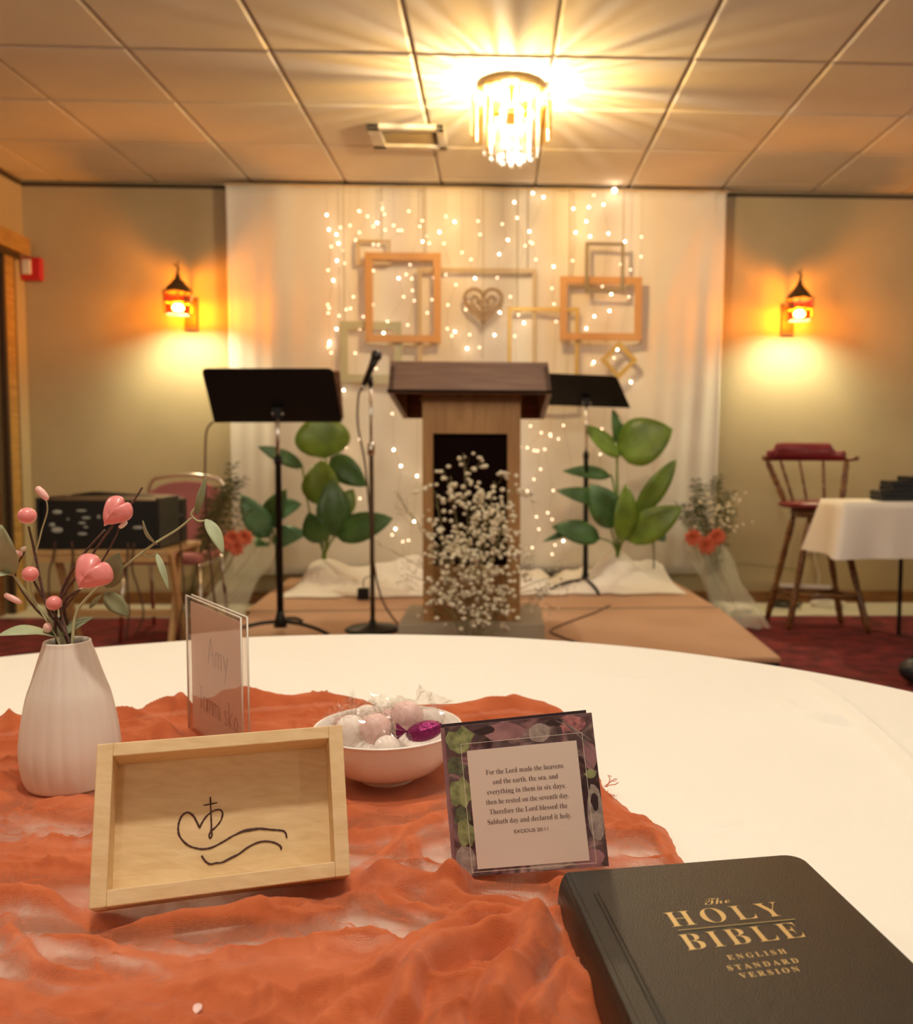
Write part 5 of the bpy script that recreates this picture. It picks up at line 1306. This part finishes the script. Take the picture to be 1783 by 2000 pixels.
# ============================================================ WOODEN BOX with burnt drawing
def rotm(e):
    return Matrix.Rotation(e[0], 3, 'Z') @ Matrix.Rotation(e[1], 3, 'X') @ Matrix.Rotation(e[2], 3, 'Y')
RM = rotm((0.285, -0.5095, 0.0109)); W, Hh, D, tk = 0.1543, 0.0978, 0.034, 0.0095
ex, ey, ez = RM @ Vector((1, 0, 0)), RM @ Vector((0, 1, 0)), RM @ Vector((0, 0, 1))
t = thing('wooden_box', BO, 'shallow pale wooden box tilted back on the orange runner with a burnt drawing inside', 'box')
def fb_(name, *a): 
    return MB().frame_box(BO, ex, ey, ez, *a).build(name, 'paulownia', t, bevel=0.0006)
fb_('side_wall', 0, tk, 0, D, 0, Hh); fb_('side_wall', W-tk, W, 0, D, 0, Hh)
fb_('top_wall', tk, W-tk, 0, D, Hh-tk*0.9, Hh); fb_('bottom_wall', tk, W-tk, 0, D, 0, tk)
pan = MB().frame_box(BO, ex, ey, ez, tk, W-tk, D-0.006, D, tk, Hh-tk*0.9).build('back_panel', 'paulownia', t)
po = BO+ey*(D-0.0062); pn = ey
def onp(pts): return [opl(x/2.547, 1200+y/2.547, po, pn) for x, y in pts]
b = MB()
for pts, r_ in (([(1046, 908), (1048, 960), (1050, 1010), (1051, 1065), (1040, 1100), (1046, 1113), (1055, 1095), (1050, 1075)], 1.0), ([(1012, 950), (1040, 945), (1080, 937)], 0.8),
                ([(993, 1062), (978, 1030), (960, 1000), (932, 985), (905, 1002), (889, 1040), (888, 1085), (905, 1120), (940, 1150), (980, 1163), (1012, 1166), (1055, 1158), (1110, 1130), (1160, 1100), (1210, 1080), (1290, 1066), (1350, 1070), (1405, 1075), (1422, 1090), (1426, 1112)], 1.25),
                ([(993, 1062), (1005, 1035), (1030, 1000), (1065, 976), (1095, 972), (1107, 990), (1098, 1025), (1075, 1055), (1050, 1075)], 1.1),
                ([(1003, 1200), (1020, 1225), (1045, 1242), (1075, 1236), (1105, 1233), (1150, 1210), (1190, 1190), (1230, 1160), (1280, 1135), (1320, 1128), (1365, 1135), (1394, 1152), (1399, 1170)], 1.25),
                ([(1150, 1108), (1210, 1074), (1290, 1062), (1340, 1068)], 0.7), ([(1010, 1208), (1025, 1232), (1048, 1240)], 0.9)):
    q = spline(onp(pts), 5); b.tube(q, [0.00054*r_*(0.8+0.4*random.random()) for _ in q], 5)
b.build('burnt_drawing', 'ink', pan, smooth=True)

# ============================================================ SCRIPTURE CARDS
RC = rotm((-0.1889, -0.2119, -0.1435)); CO = Vector((-0.0276, 0.6051, 0.7515)); CW, CH = 0.104, 0.1008
cx_, cy_, cz_ = RC @ Vector((1, 0, 0)), RC @ Vector((0, 1, 0)), RC @ Vector((0, 0, 1))
def photo_mat():
    m, nt, b = new_mat('printed succulent photograph'); N, Lk = nt.nodes, nt.links
    tc = N.new('ShaderNodeTexCoord'); vo = N.new('ShaderNodeTexVoronoi'); vo.inputs['Scale'].default_value = 75; vo.inputs['Randomness'].default_value = 1
    n = N.new('ShaderNodeTexNoise'); n.inputs['Scale'].default_value = 32; n.inputs['Detail'].default_value = 5; n.inputs['Distortion'].default_value = 1.5
    Lk.new(tc.outputs['Object'], n.inputs[0])
    mxv = N.new('ShaderNodeMixRGB'); mxv.inputs[0].default_value = 0.04; Lk.new(tc.outputs['Object'], mxv.inputs[1]); Lk.new(n.outputs['Color'], mxv.inputs[2]); Lk.new(mxv.outputs[0], vo.inputs[0])
    r = N.new('ShaderNodeValToRGB'); e = r.color_ramp.elements
    e[0].position = 0.28; e[0].color = (0.035, 0.02, 0.03, 1); e[1].position = 0.75; e[1].color = (0.50, 0.36, 0.36, 1)
    for p_, c_ in ((0.40, (0.16, 0.07, 0.09, 1)), (0.48, (0.40, 0.22, 0.24, 1)), (0.56, (0.24, 0.17, 0.18, 1)), (0.64, (0.42, 0.27, 0.28, 1))): k = e.new(p_); k.color = c_
    Lk.new(n.outputs['Fac'], r.inputs[0])
    r2_ = N.new('ShaderNodeValToRGB'); f = r2_.color_ramp.elements; f[0].position = 0.0; f[0].color = (1.35, 1.35, 1.3, 1); f[1].position = 0.55; f[1].color = (0.10, 0.08, 0.10, 1)
    Lk.new(vo.outputs['Distance'], r2_.inputs[0])
    mu = N.new('ShaderNodeMixRGB'); mu.blend_type = 'MULTIPLY'; mu.inputs[0].default_value = 0.8; Lk.new(r.outputs[0], mu.inputs[1]); Lk.new(r2_.outputs[0], mu.inputs[2])
    Lk.new(mu.outputs[0], b.inputs['Base Color']); b.inputs['Roughness'].default_value = 0.4; return m
MT['photo'] = photo_mat()
MT['ph_green'] = mat('printed pale green', (0.38, 0.42, 0.20), 0.45, vscale=160, col2=(0.12, 0.15, 0.06))
MT['ph_dkgreen'] = mat('printed dark green', (0.16, 0.19, 0.10), 0.45, vscale=120, col2=(0.03, 0.03, 0.03))
MT['ph_stone'] = mat('printed grey stone', (0.46, 0.40, 0.36), 0.45, vscale=200, col2=(0.26, 0.21, 0.20))
MT['ph_mauve'] = mat('printed mauve', (0.40, 0.22, 0.24), 0.45, vscale=90, col2=(0.26, 0.13, 0.15))
MT['ph_pink'] = mat('printed pink petals', (0.55, 0.22, 0.22), 0.45, vscale=300, col2=(0.18, 0.07, 0.09))
MT['ph_dark'] = mat('printed dark plum', (0.035, 0.018, 0.024), 0.45)
ct = thing('scripture_card', CO, 'printed scripture card with plant photo border leaning before the white bowl', 'card')
MB().frame_box(CO, cx_, cy_, cz_, 0, CW, 0, 0.0006, 0, CH).build('sheet', 'photo', ct)
MB().frame_box(CO, cx_, cy_, cz_, 0.0145, CW-0.0125, -0.0003, 0, 0.0045, CH-0.0175).build('text_panel', 'cardpaper', ct)
b = MB(); a0, a1, b0_, b1_ = 0.0105, CW-0.008, 0.0025, CH-0.0125; lw = 0.0003
for (p0, p1, p2, p3) in ((a0, a1, b0_, b0_+lw), (a0, a1, b1_-lw, b1_), (a0, a0+lw, b0_, b1_), (a1-lw, a1, b0_, b1_)):
    b.frame_box(CO, cx_, cy_, cz_, p0, p1, -0.00015, 0.0, p2, p3)
b.build('border_line', 'whiteplastic', ct)
def printed(poly, m, dy, name='printed_shape'):
    pts = [CO+cx_*(x*CW)+cz_*(y*CH)-cy_*dy for x, y in poly]
    MB().prism(pts, cy_*0.00004).build(name, m, ct)
def blob(cx0, cy0, rx, ry, m, dy, n=14, wob=0.15, seed=0):
    rg = random.Random(seed); printed([(min(1, max(0, cx0+rx*math.cos(2*PI*k/n)*(1+rg.uniform(-wob, wob)))), min(1, max(0, cy0+ry*math.sin(2*PI*k/n)*(1+rg.uniform(-wob, wob))))) for k in range(n)], m, dy)
blob(.10, .90, .10, .09, 'ph_green', .00006, seed=1, wob=.3); blob(.05, .73, .06, .07, 'ph_dkgreen', .00006, seed=2, wob=.3); blob(.08, .55, .08, .10, 'ph_green', .00007, seed=3, wob=.3)
blob(.07, .40, .06, .07, 'ph_dkgreen', .00006, seed=4, wob=.3); blob(.08, .28, .07, .09, 'ph_green', .00007, seed=12, wob=.3); blob(.06, .09, .07, .11, 'ph_stone', .00007, seed=5); blob(.40, .93, .14, .06, 'ph_mauve', .00006, seed=6); blob(.64, .90, .075, .065, 'ph_stone', .00008, seed=7, wob=.08)
blob(.86, .94, .11, .06, 'ph_pink', .00006, seed=8, wob=.3); blob(.96, .72, .05, .09, 'ph_mauve', .00006, seed=9); blob(.935, .55, .045, .05, 'ph_dark', .00006, seed=10); blob(.95, .60, .04, .03, 'ph_green', .00008, seed=14)
blob(.955, .34, .055, .19, 'ph_stone', .00007, seed=11, wob=.08); blob(.955, .42, .025, .06, 'ph_dark', .00009, seed=13); blob(.62, .035, .14, .03, 'ph_stone', .00008, seed=15); blob(.28, .95, .07, .03, 'ph_dark', .00007, seed=16, wob=.4); blob(.75, .96, .05, .03, 'ph_dark', .00007, seed=17, wob=.4); blob(.88, .06, .11, .06, 'ph_mauve', .00006, seed=18)
for k, (xa, ya, xb, yb_) in enumerate(((.74, .98, 1.0, .80), (.78, .99, 1.0, .72), (.80, .86, .99, .60))):
    nn = Vector((yb_-ya, xa-xb, 0)).normalized()*0.006
    printed([(xa, ya), ((xa+xb)/2+nn.x, min(1, (ya+yb_)/2+.03)), (xb, yb_), ((xa+xb)/2-nn.x*2, (ya+yb_)/2+.01)], 'ph_stone', .0001, 'printed_blade')
def mathbold(s):
    o = ''
    for c_ in s:
        if 'A' <= c_ <= 'Z': o += chr(0x1D400+ord(c_)-65)
        elif 'a' <= c_ <= 'z': o += chr(0x1D41A+ord(c_)-97)
        else: o += c_
    return o
def text_mesh(body, size, mtx, m, name, parent, align='CENTER', offset=0.0, extrude=0.0, space=1.0, fit=None):
    cu_ = bpy.data.curves.new('lettering', 'FONT'); cu_.body = body; cu_.size = 1.0; cu_.align_x = align; cu_.offset = offset
    cu_.space_character = space; cu_.extrude = extrude; cu_.resolution_u = 4
    ob = bpy.data.objects.new('lettering_src', cu_); C.objects.link(ob)
    bpy.context.view_layer.update()
    me = bpy.data.meshes.new_from_object(ob.evaluated_get(bpy.context.evaluated_depsgraph_get()))
    bpy.data.objects.remove(ob)
    xsv = [v.co.x for v in me.vertices] or [0]
    sx = size if fit is None else fit/(max(xsv)-min(xsv)); x_mid = (max(xsv)+min(xsv))/2 if fit is not None else 0
    base = BASE[parent.name]
    for v in me.vertices:
        q = mtx((v.co.x-x_mid)*sx, v.co.y*size, v.co.z*size); v.co = q-base
    me.materials.clear(); me.materials.append(MT[m]); me.name = name
    o = bpy.data.objects.new(name, me); C.objects.link(o); o.parent = parent; BASE[o.name] = base
    return o
cmid = (0.0145+CW-0.0125)/2
def card_m(xc, yc_): return lambda x, y, z: CO+cx_*(xc+x)+cz_*(yc_+y)-cy_*(0.00042+z)
lines = ['For the Lord made the heavens', 'and the earth, the sea, and', 'everything in them in six days;', 'then he rested on the seventh day.', 'Therefore the Lord blessed the', 'Sabbath day and declared it holy.']
wid_ = [0.054, 0.0455, 0.0545, 0.0575, 0.054, 0.058]
for i, s in enumerate(lines):
    text_mesh(mathbold(s), 0.0049, card_m(cmid+0.0005, CH*0.655-i*0.0066), 'print_dark', 'text_line', ct, offset=-0.006, fit=wid_[i])
text_mesh('EXODUS 20:11', 0.0032, card_m(cmid+0.001, CH*0.655-6*0.0066-0.0004), 'print_dark', 'text_line', ct, offset=0.006, fit=0.0235)
# more cards behind
for k in range(5):
    yo = 0.0012+k*0.0013; dx = random.uniform(-0.0006, 0.0006)+(-0.0035 if k > 1 else 0)
    o = MB().frame_box(CO, cx_, cy_, cz_, dx, CW+dx-0.0002, yo, yo+0.0009, 0.0002+random.uniform(0, .0004), CH+(0.0018 if k == 4 else -0.0003*k)).build('scripture_card', 'ph_mauve' if k != 4 else 'ph_dark')
    tag(o, ORD[k+1]+' card from the front in the scripture card stack, only its edge showing', 'card', 'cards behind the front scripture card')
# little wooden rest holding the cards
t = thing('card_holder', CO+cy_*0.010+Vector((0.05, 0, 0)), 'small wooden rest hidden behind the scripture cards', 'card holder')
MB().frame_box(CO, cx_, cy_, cz_, 0.03, 0.075, 0.0092, 0.0125, 0.002, 0.06).build('rest', 'paulownia', t)
pA = CO+cx_*0.052+cy_*0.0125+cz_*0.05
MB().tube([pA, Vector((pA.x+0.01, pA.y+0.045, TZ+0.012))], 0.002, 6).build('strut', 'paulownia', t)

# ============================================================ WHITE BOWL with candies
bc = Vector((BC[0], BC[1], TZ+0.0055)); RB = 0.0655; hb = oy(757, 1417, BC[1]).z-bc.z
t = thing('bowl', bc, 'white ceramic bowl of wrapped candies behind the card', 'bowl')
prof = [(0.0005, 0.002), (0.020, 0.002), (0.0225, 0.0), (0.0240, 0.0), (0.0245, 0.005), (0.031, 0.007), (0.0455, 0.013), (0.0575, 0.027), (0.0632, 0.044), (RB, hb-0.001), (RB, hb), (RB-0.0015, hb+0.0004), (RB-0.003, hb-0.002), (0.0605, 0.042), (0.0545, 0.027), (0.040, 0.015), (0.020, 0.010), (0.0005, 0.009)]
pr2 = [(max(p.x, 0.0004), p.y) for p in spline([(r, h, 0) for r, h in prof], 3)]
MB().lathe(bc, pr2, 72).build('body', 'ceramic', t, smooth=True)
def wrapper(c_, rad, axis, seed, parent):
    rg = random.Random(seed); az = Vector(axis).normalized(); ax_ = az.orthogonal().normalized(); ay_ = az.cross(ax_)
    rows = []
    L = rad*1.7
    for i in range(19):
        s = -1+2*i/18; prof_ = (1.05*math.sqrt(max(0, 1-(s/0.55)**2)) if abs(s) < 0.5 else 0.25+0.6*(abs(s)-0.5)/0.5)
        prof_ = max(prof_, 0.22)
        r = []
        for j in range(25):
            a = 2*PI*j/24; cr = 1+0.20*math.sin(a*7+i*1.3+seed)+0.14*math.sin(a*12-i*2.1)+rg.uniform(-.10, .10)
            if j == 24: r.append(r[0]); break
            r.append(c_+az*(s*L)+(ax_*math.cos(a)+ay_*math.sin(a))*(rad*prof_*cr))
        rows.append(r)
    return MB().sheet(rows).build('wrapper', 'wrap', parent)
cand = [((-0.030, -0.018), 0.052, 0.0150, (0.3, 0.5, 0.8), 'candywhite', 1), ((-0.008, -0.022), 0.054, 0.0155, (0.2, .6, .7), 'candypink', 2), ((0.016, 0.004), 0.057, 0.0160, (0.6, 0.2, 0.5), 'candypink', 3), ((-0.020, 0.010), 0.053, 0.0150, (-0.7, 0.2, .4), 'candywhite', 4), ((0.004, -0.040), 0.043, 0.0125, (1, .2, .1), 'candywhite', 5), ((0.036, 0.015), 0.050, 0.0140, (.4, .3, 1), 'candywhite', 6), ((-0.040, 0.016), 0.044, 0.0130, (-.6, .6, .3), 'candypink', 7), ((0.0, 0.030), 0.045, 0.0140, (.2, 1, .3), 'candypink', 8)]
names = ['white wrapped candy leftmost at the front of the bowl', 'pink wrapped candy in the front middle of the bowl', 'round pink candy topmost at the right of the bowl', 'white wrapped candy in the middle left of the bowl', 'white candy lowest against the front rim of the bowl', 'wrapped white candy near the right rim of the bowl', 'pink wrapped candy near the left rim of the bowl', 'pink wrapped candy at the back of the bowl']
for (xy, z_, r_, axv, m, sd), lab in zip(cand, names):
    c_ = bc+Vector((xy[0], xy[1], z_-0.002))
    tt_ = thing('wrapped_candy', c_-Vector((0, 0, r_)), lab, 'candy', 'wrapped candies in the bowl')
    MB().ball(c_, r_*0.92, 20, 14, (1, 0.85, 0.95)).build('candy', m, tt_, smooth=True)
    wrapper(c_, r_, axv, sd, tt_)
c_ = bc+Vector((0.034, -0.022, 0.050))
tt_ = thing('wrapped_candy', c_-Vector((0, 0, .012)), 'purple foil wrapped candy at the right front rim of the bowl', 'candy')
b = MB(); b.ball(c_, 0.0125, 14, 8, (1.35, 0.8, 0.7), Matrix.Rotation(-0.25, 3, 'Y')); b.build('candy', 'foil', tt_)
b = MB()
for k in range(7):
    a = k*0.9; b.tri(c_+Vector((-0.015, 0, 0)), c_+Vector((-0.024, 0.006*math.cos(a), 0.008*math.sin(a))), c_+Vector((-0.024, 0.006*math.cos(a+.8), 0.008*math.sin(a+.8))))
b.build('twisted_end', 'foil', tt_)

# ============================================================ ACRYLIC SIGN HOLDER
L0 = oy(365, 1162, 0.95); R0 = oy(472, 1207, 0.822)
zt2 = (L0.z+R0.z)/2; s0 = Vector((L0.x, L0.y, 0)); s1 = Vector((R0.x, R0.y, 0)); es = (s1-s0).normalized(); Ls = (s1-s0).length
nn = Vector((es.y, -es.x, 0))     # towards the camera's left/front
if nn.dot(CAM-s0) < 0: nn = -nn
zb_ = TZ+0.0065
upv = Vector((0, 0, 1))
t = thing('sign_holder', (s0+s1)*0.5+upv*zb_, 'clear acrylic sign holder with a handwritten pink sheet behind the wooden box', 'sign holder')
o0 = s0+upv*zb_; Hs = zt2-zb_
MB().frame_box(o0, es, nn, upv, 0, Ls, 0.0, 0.0016, 0, Hs).build('front_plate', 'acrylic', t)
MB().frame_box(o0, es, nn, upv, 0, Ls, -0.0062, -0.0046, 0, Hs).build('back_plate', 'acrylic', t)
MB().frame_box(o0, es, nn, upv, 0, Ls, -0.030, 0.0016, -0.0016, 0.0).build('foot', 'acrylic', t)
b = MB(); b.tube([o0+upv*Hs+nn*0.0008, o0+es*Ls+upv*Hs+nn*0.0008, o0+es*Ls+nn*0.0008], 0.0009, 5); b.tube([o0+upv*Hs-nn*0.005, o0+es*Ls+upv*Hs-nn*0.005, o0+es*Ls-nn*0.005], 0.0009, 5); b.tube([o0+nn*0.0008, o0+upv*Hs+nn*0.0008], 0.0009, 5)
b.build('polished_edge', 'whiteplastic', t, smooth=True)
sh = MB().frame_box(o0, es, nn, upv, 0.003, Ls-0.008, -0.0028, -0.0024, 0.002, Hs-0.006).build('paper_sheet', 'paper_pink', t)
def sg(xc, yc_): return lambda x, y, z: o0+es*(xc+x)+upv*(yc_+y)+nn*(-0.0021+z)
MT['pencil'] = mat('pencil line', (0.36, 0.26, 0.25), 0.8)
# hand lettering as pen strokes
GL = {'A': [[(0, 0), (.3, 1), (.6, 0)], [(.1, .38), (.55, .42)]], 'm': [[(0, 0), (.02, .6)], [(.02, .45), (.2, .6), (.28, .45), (.28, 0)], [(.28, .45), (.48, .6), (.55, .45), (.56, 0)]], 'y': [[(0, .6), (.2, .1)], [(.42, .6), (.1, -.4)]],
      'T': [[(-.05, 1), (.6, .97)], [(.3, 1), (.26, 0)]], 'a': [[(.45, .5), (.2, .62), (0, .3), (.15, 0), (.4, .15), (.45, .55)], [(.45, .5), (.5, 0)]], 'i': [[(.05, .6), (.07, 0)], [(.07, .85), (.08, .82)]], 's': [[(.4, .55), (.15, .6), (.08, .42), (.36, .22), (.3, .02), (.02, .05)]],
      'k': [[(0, 1), (.04, 0)], [(.4, .62), (.05, .28), (.42, 0)]], 'o': [[(.2, .6), (0, .3), (.2, 0), (.42, .3), (.2, .6)]]}
def scribble(word, x, y, h, adv):
    b = MB(); f = sg(x, y)
    cxp = 0
    for ch_ in word:
        for st_ in GL[ch_]:
            q = [f((cxp+p[0])*h, p[1]*h, 0) for p in st_]
            b.tube(spline(q, 3) if len(q) > 2 else q, 0.00026, 4)
        cxp += adv+(0.15 if ch_ in 'Am' else 0)
    return b
scribble('Amy', Ls*0.36, Hs*0.56, 0.027, .66).build('handwriting', 'pencil', sh)
scribble('Tammisko', Ls*0.16, Hs*0.20, 0.024, .56).build('handwriting', 'pencil', sh)

# ============================================================ BIBLE
ux = Vector((math.cos(0.1394), math.sin(0.1394), 0)); uy = Vector((-ux.y, ux.x, 0)); uz = Vector((0, 0, 1))
B0 = Vector((0.0399, 0.5434, 0)); BW, BL_ = 0.1553, 0.2250; zc0, zc1 = TZ+0.0045, 0.784
B0 = B0-uy*BL_   # bottom-left corner
t = thing('holy_bible', B0+ux*BW/2+uy*BL_/2+uz*zc0, 'thick black leather book titled HOLY BIBLE in gold at the lower right', 'book')
def cover_poly(z, rr_=0.012, rl_=0.004, ins=0.0):
    pts = []
    for (cx0, cy0, r_, a0) in ((ins, ins, rl_, PI), (BW-ins, ins, rr_, 1.5*PI), (BW-ins, BL_-ins, rr_, 0), (ins, BL_-ins, rl_, 0.5*PI)):
        ccx = cx0+(r_ if cx0 < BW/2 else -r_); ccy = cy0+(r_ if cy0 < BL_/2 else -r_)
        for k in range(7):
            a = a0+k*PI/12; pts.append(B0+ux*(ccx+r_*math.cos(a))+uy*(ccy+r_*math.sin(a))+uz*z)
    return pts
tc_ = 0.0026
MB().prism(cover_poly(zc1-tc_), uz*tc_).build('front_cover', 'leather', t, bevel=0.0009)
MB().prism(cover_poly(zc0), uz*tc_).build('back_cover', 'leather', t, bevel=0.0009)
MB().prism(cover_poly(zc0+tc_, 0.010, 0.003, 0.005), uz*(zc1-zc0-2*tc_)).build('pages', 'pages', t)
rows = []
for k in range(11):
    a = PI/2+PI*k/10; hh_ = (zc1-zc0)/2
    px_ = 0.004+0.0065*math.cos(a); pz_ = zc0+hh_+(hh_-0.0004)*math.sin(a)
    rows.append([B0+ux*px_+uy*(0.001+(BL_-0.002)*j/4)+uz*pz_ for j in range(5)])
MB().sheet(rows).build('spine', 'leather', t, smooth=True, solid=0.0016)
for xo in (0.0125, 0.0150):
    MB().tube([B0+ux*xo+uy*0.004+uz*(zc1-0.0001), B0+ux*xo+uy*(BL_-0.03)+uz*(zc1-0.0001)], 0.0006, 6).build('hinge_crease', 'leather', t, smooth=True)
# gold lettering: fit each line between two points of the photograph's cover
def cov(px, py):
    p = oz(px, py, zc1); d = p-B0; return d.dot(ux), d.dot(uy)
def gold_line(body, pl_, pr_2, cap, nm='gold_lettering', sp=1.0, off=-0.011, m='gold', ang=None):
    a = cov(*pl_); c_ = cov(*pr_2); xm, ym = (a[0]+c_[0])/2, (a[1]+c_[1])/2; wd_ = math.hypot(c_[0]-a[0], c_[1]-a[1]); an = math.atan2(c_[1]-a[1], c_[0]-a[0])
    ca_, sa__ = math.cos(an), math.sin(an)
    f = lambda x, y, z: B0+ux*(xm+x*ca_-y*sa__)+uy*(ym+x*sa__+y*ca_)+uz*(zc1+0.0001+z)
    return text_mesh(body, cap/0.69, f, m, nm, t, offset=off, fit=wd_, space=sp, extrude=0.002)
capH = (Vector(cov(1293, 1783))-Vector(cov(1311, 1812))).length
gold_line(mathbold('HOLY'), (1313, 1811), (1537, 1788), capH*0.98, sp=1.30)
gold_line(mathbold('BIBLE'), (1343, 1857), (1576, 1830), capH*0.98, sp=1.22)
gold_line('\U0001D4E3\U0001D4F1\U0001D4EE', (1378, 1768), (1428, 1763), 0.0075, off=-0.008)
gold_line(mathbold('ENGLISH'), (1424, 1875), (1538, 1862), 0.0042, sp=1.5, off=0.0)
gold_line(mathbold('STANDARD'), (1424, 1896), (1562, 1880), 0.0042, sp=1.5, off=0.0)
gold_line(mathbold('VERSION'), (1448, 1911), (1564, 1897), 0.0042, sp=1.5, off=0.0)
a = cov(1324, 1818); c_ = cov(1552, 1796)
A3 = B0+ux*a[0]+uy*a[1]+uz*(zc1+0.0002); C3 = B0+ux*c_[0]+uy*c_[1]+uz*(zc1+0.0002)
MB().tube([A3, C3], 0.0003, 4).build('gold_rule', 'gold', t)

# pale petal lying on the runner near the front edge
q = oz(375, 1978, TZ+0.016)
tag(leaf_mb(q-Vector((0, 0.004, 0)), q+Vector((0, 0.006, 0.001)), 0.010, bend=0.15, nrm=(0, -.3, 1)).build('petal', 'candypink', smooth=True, solid=0.0006), 'single pale pink petal on the orange runner near the front', 'petal')
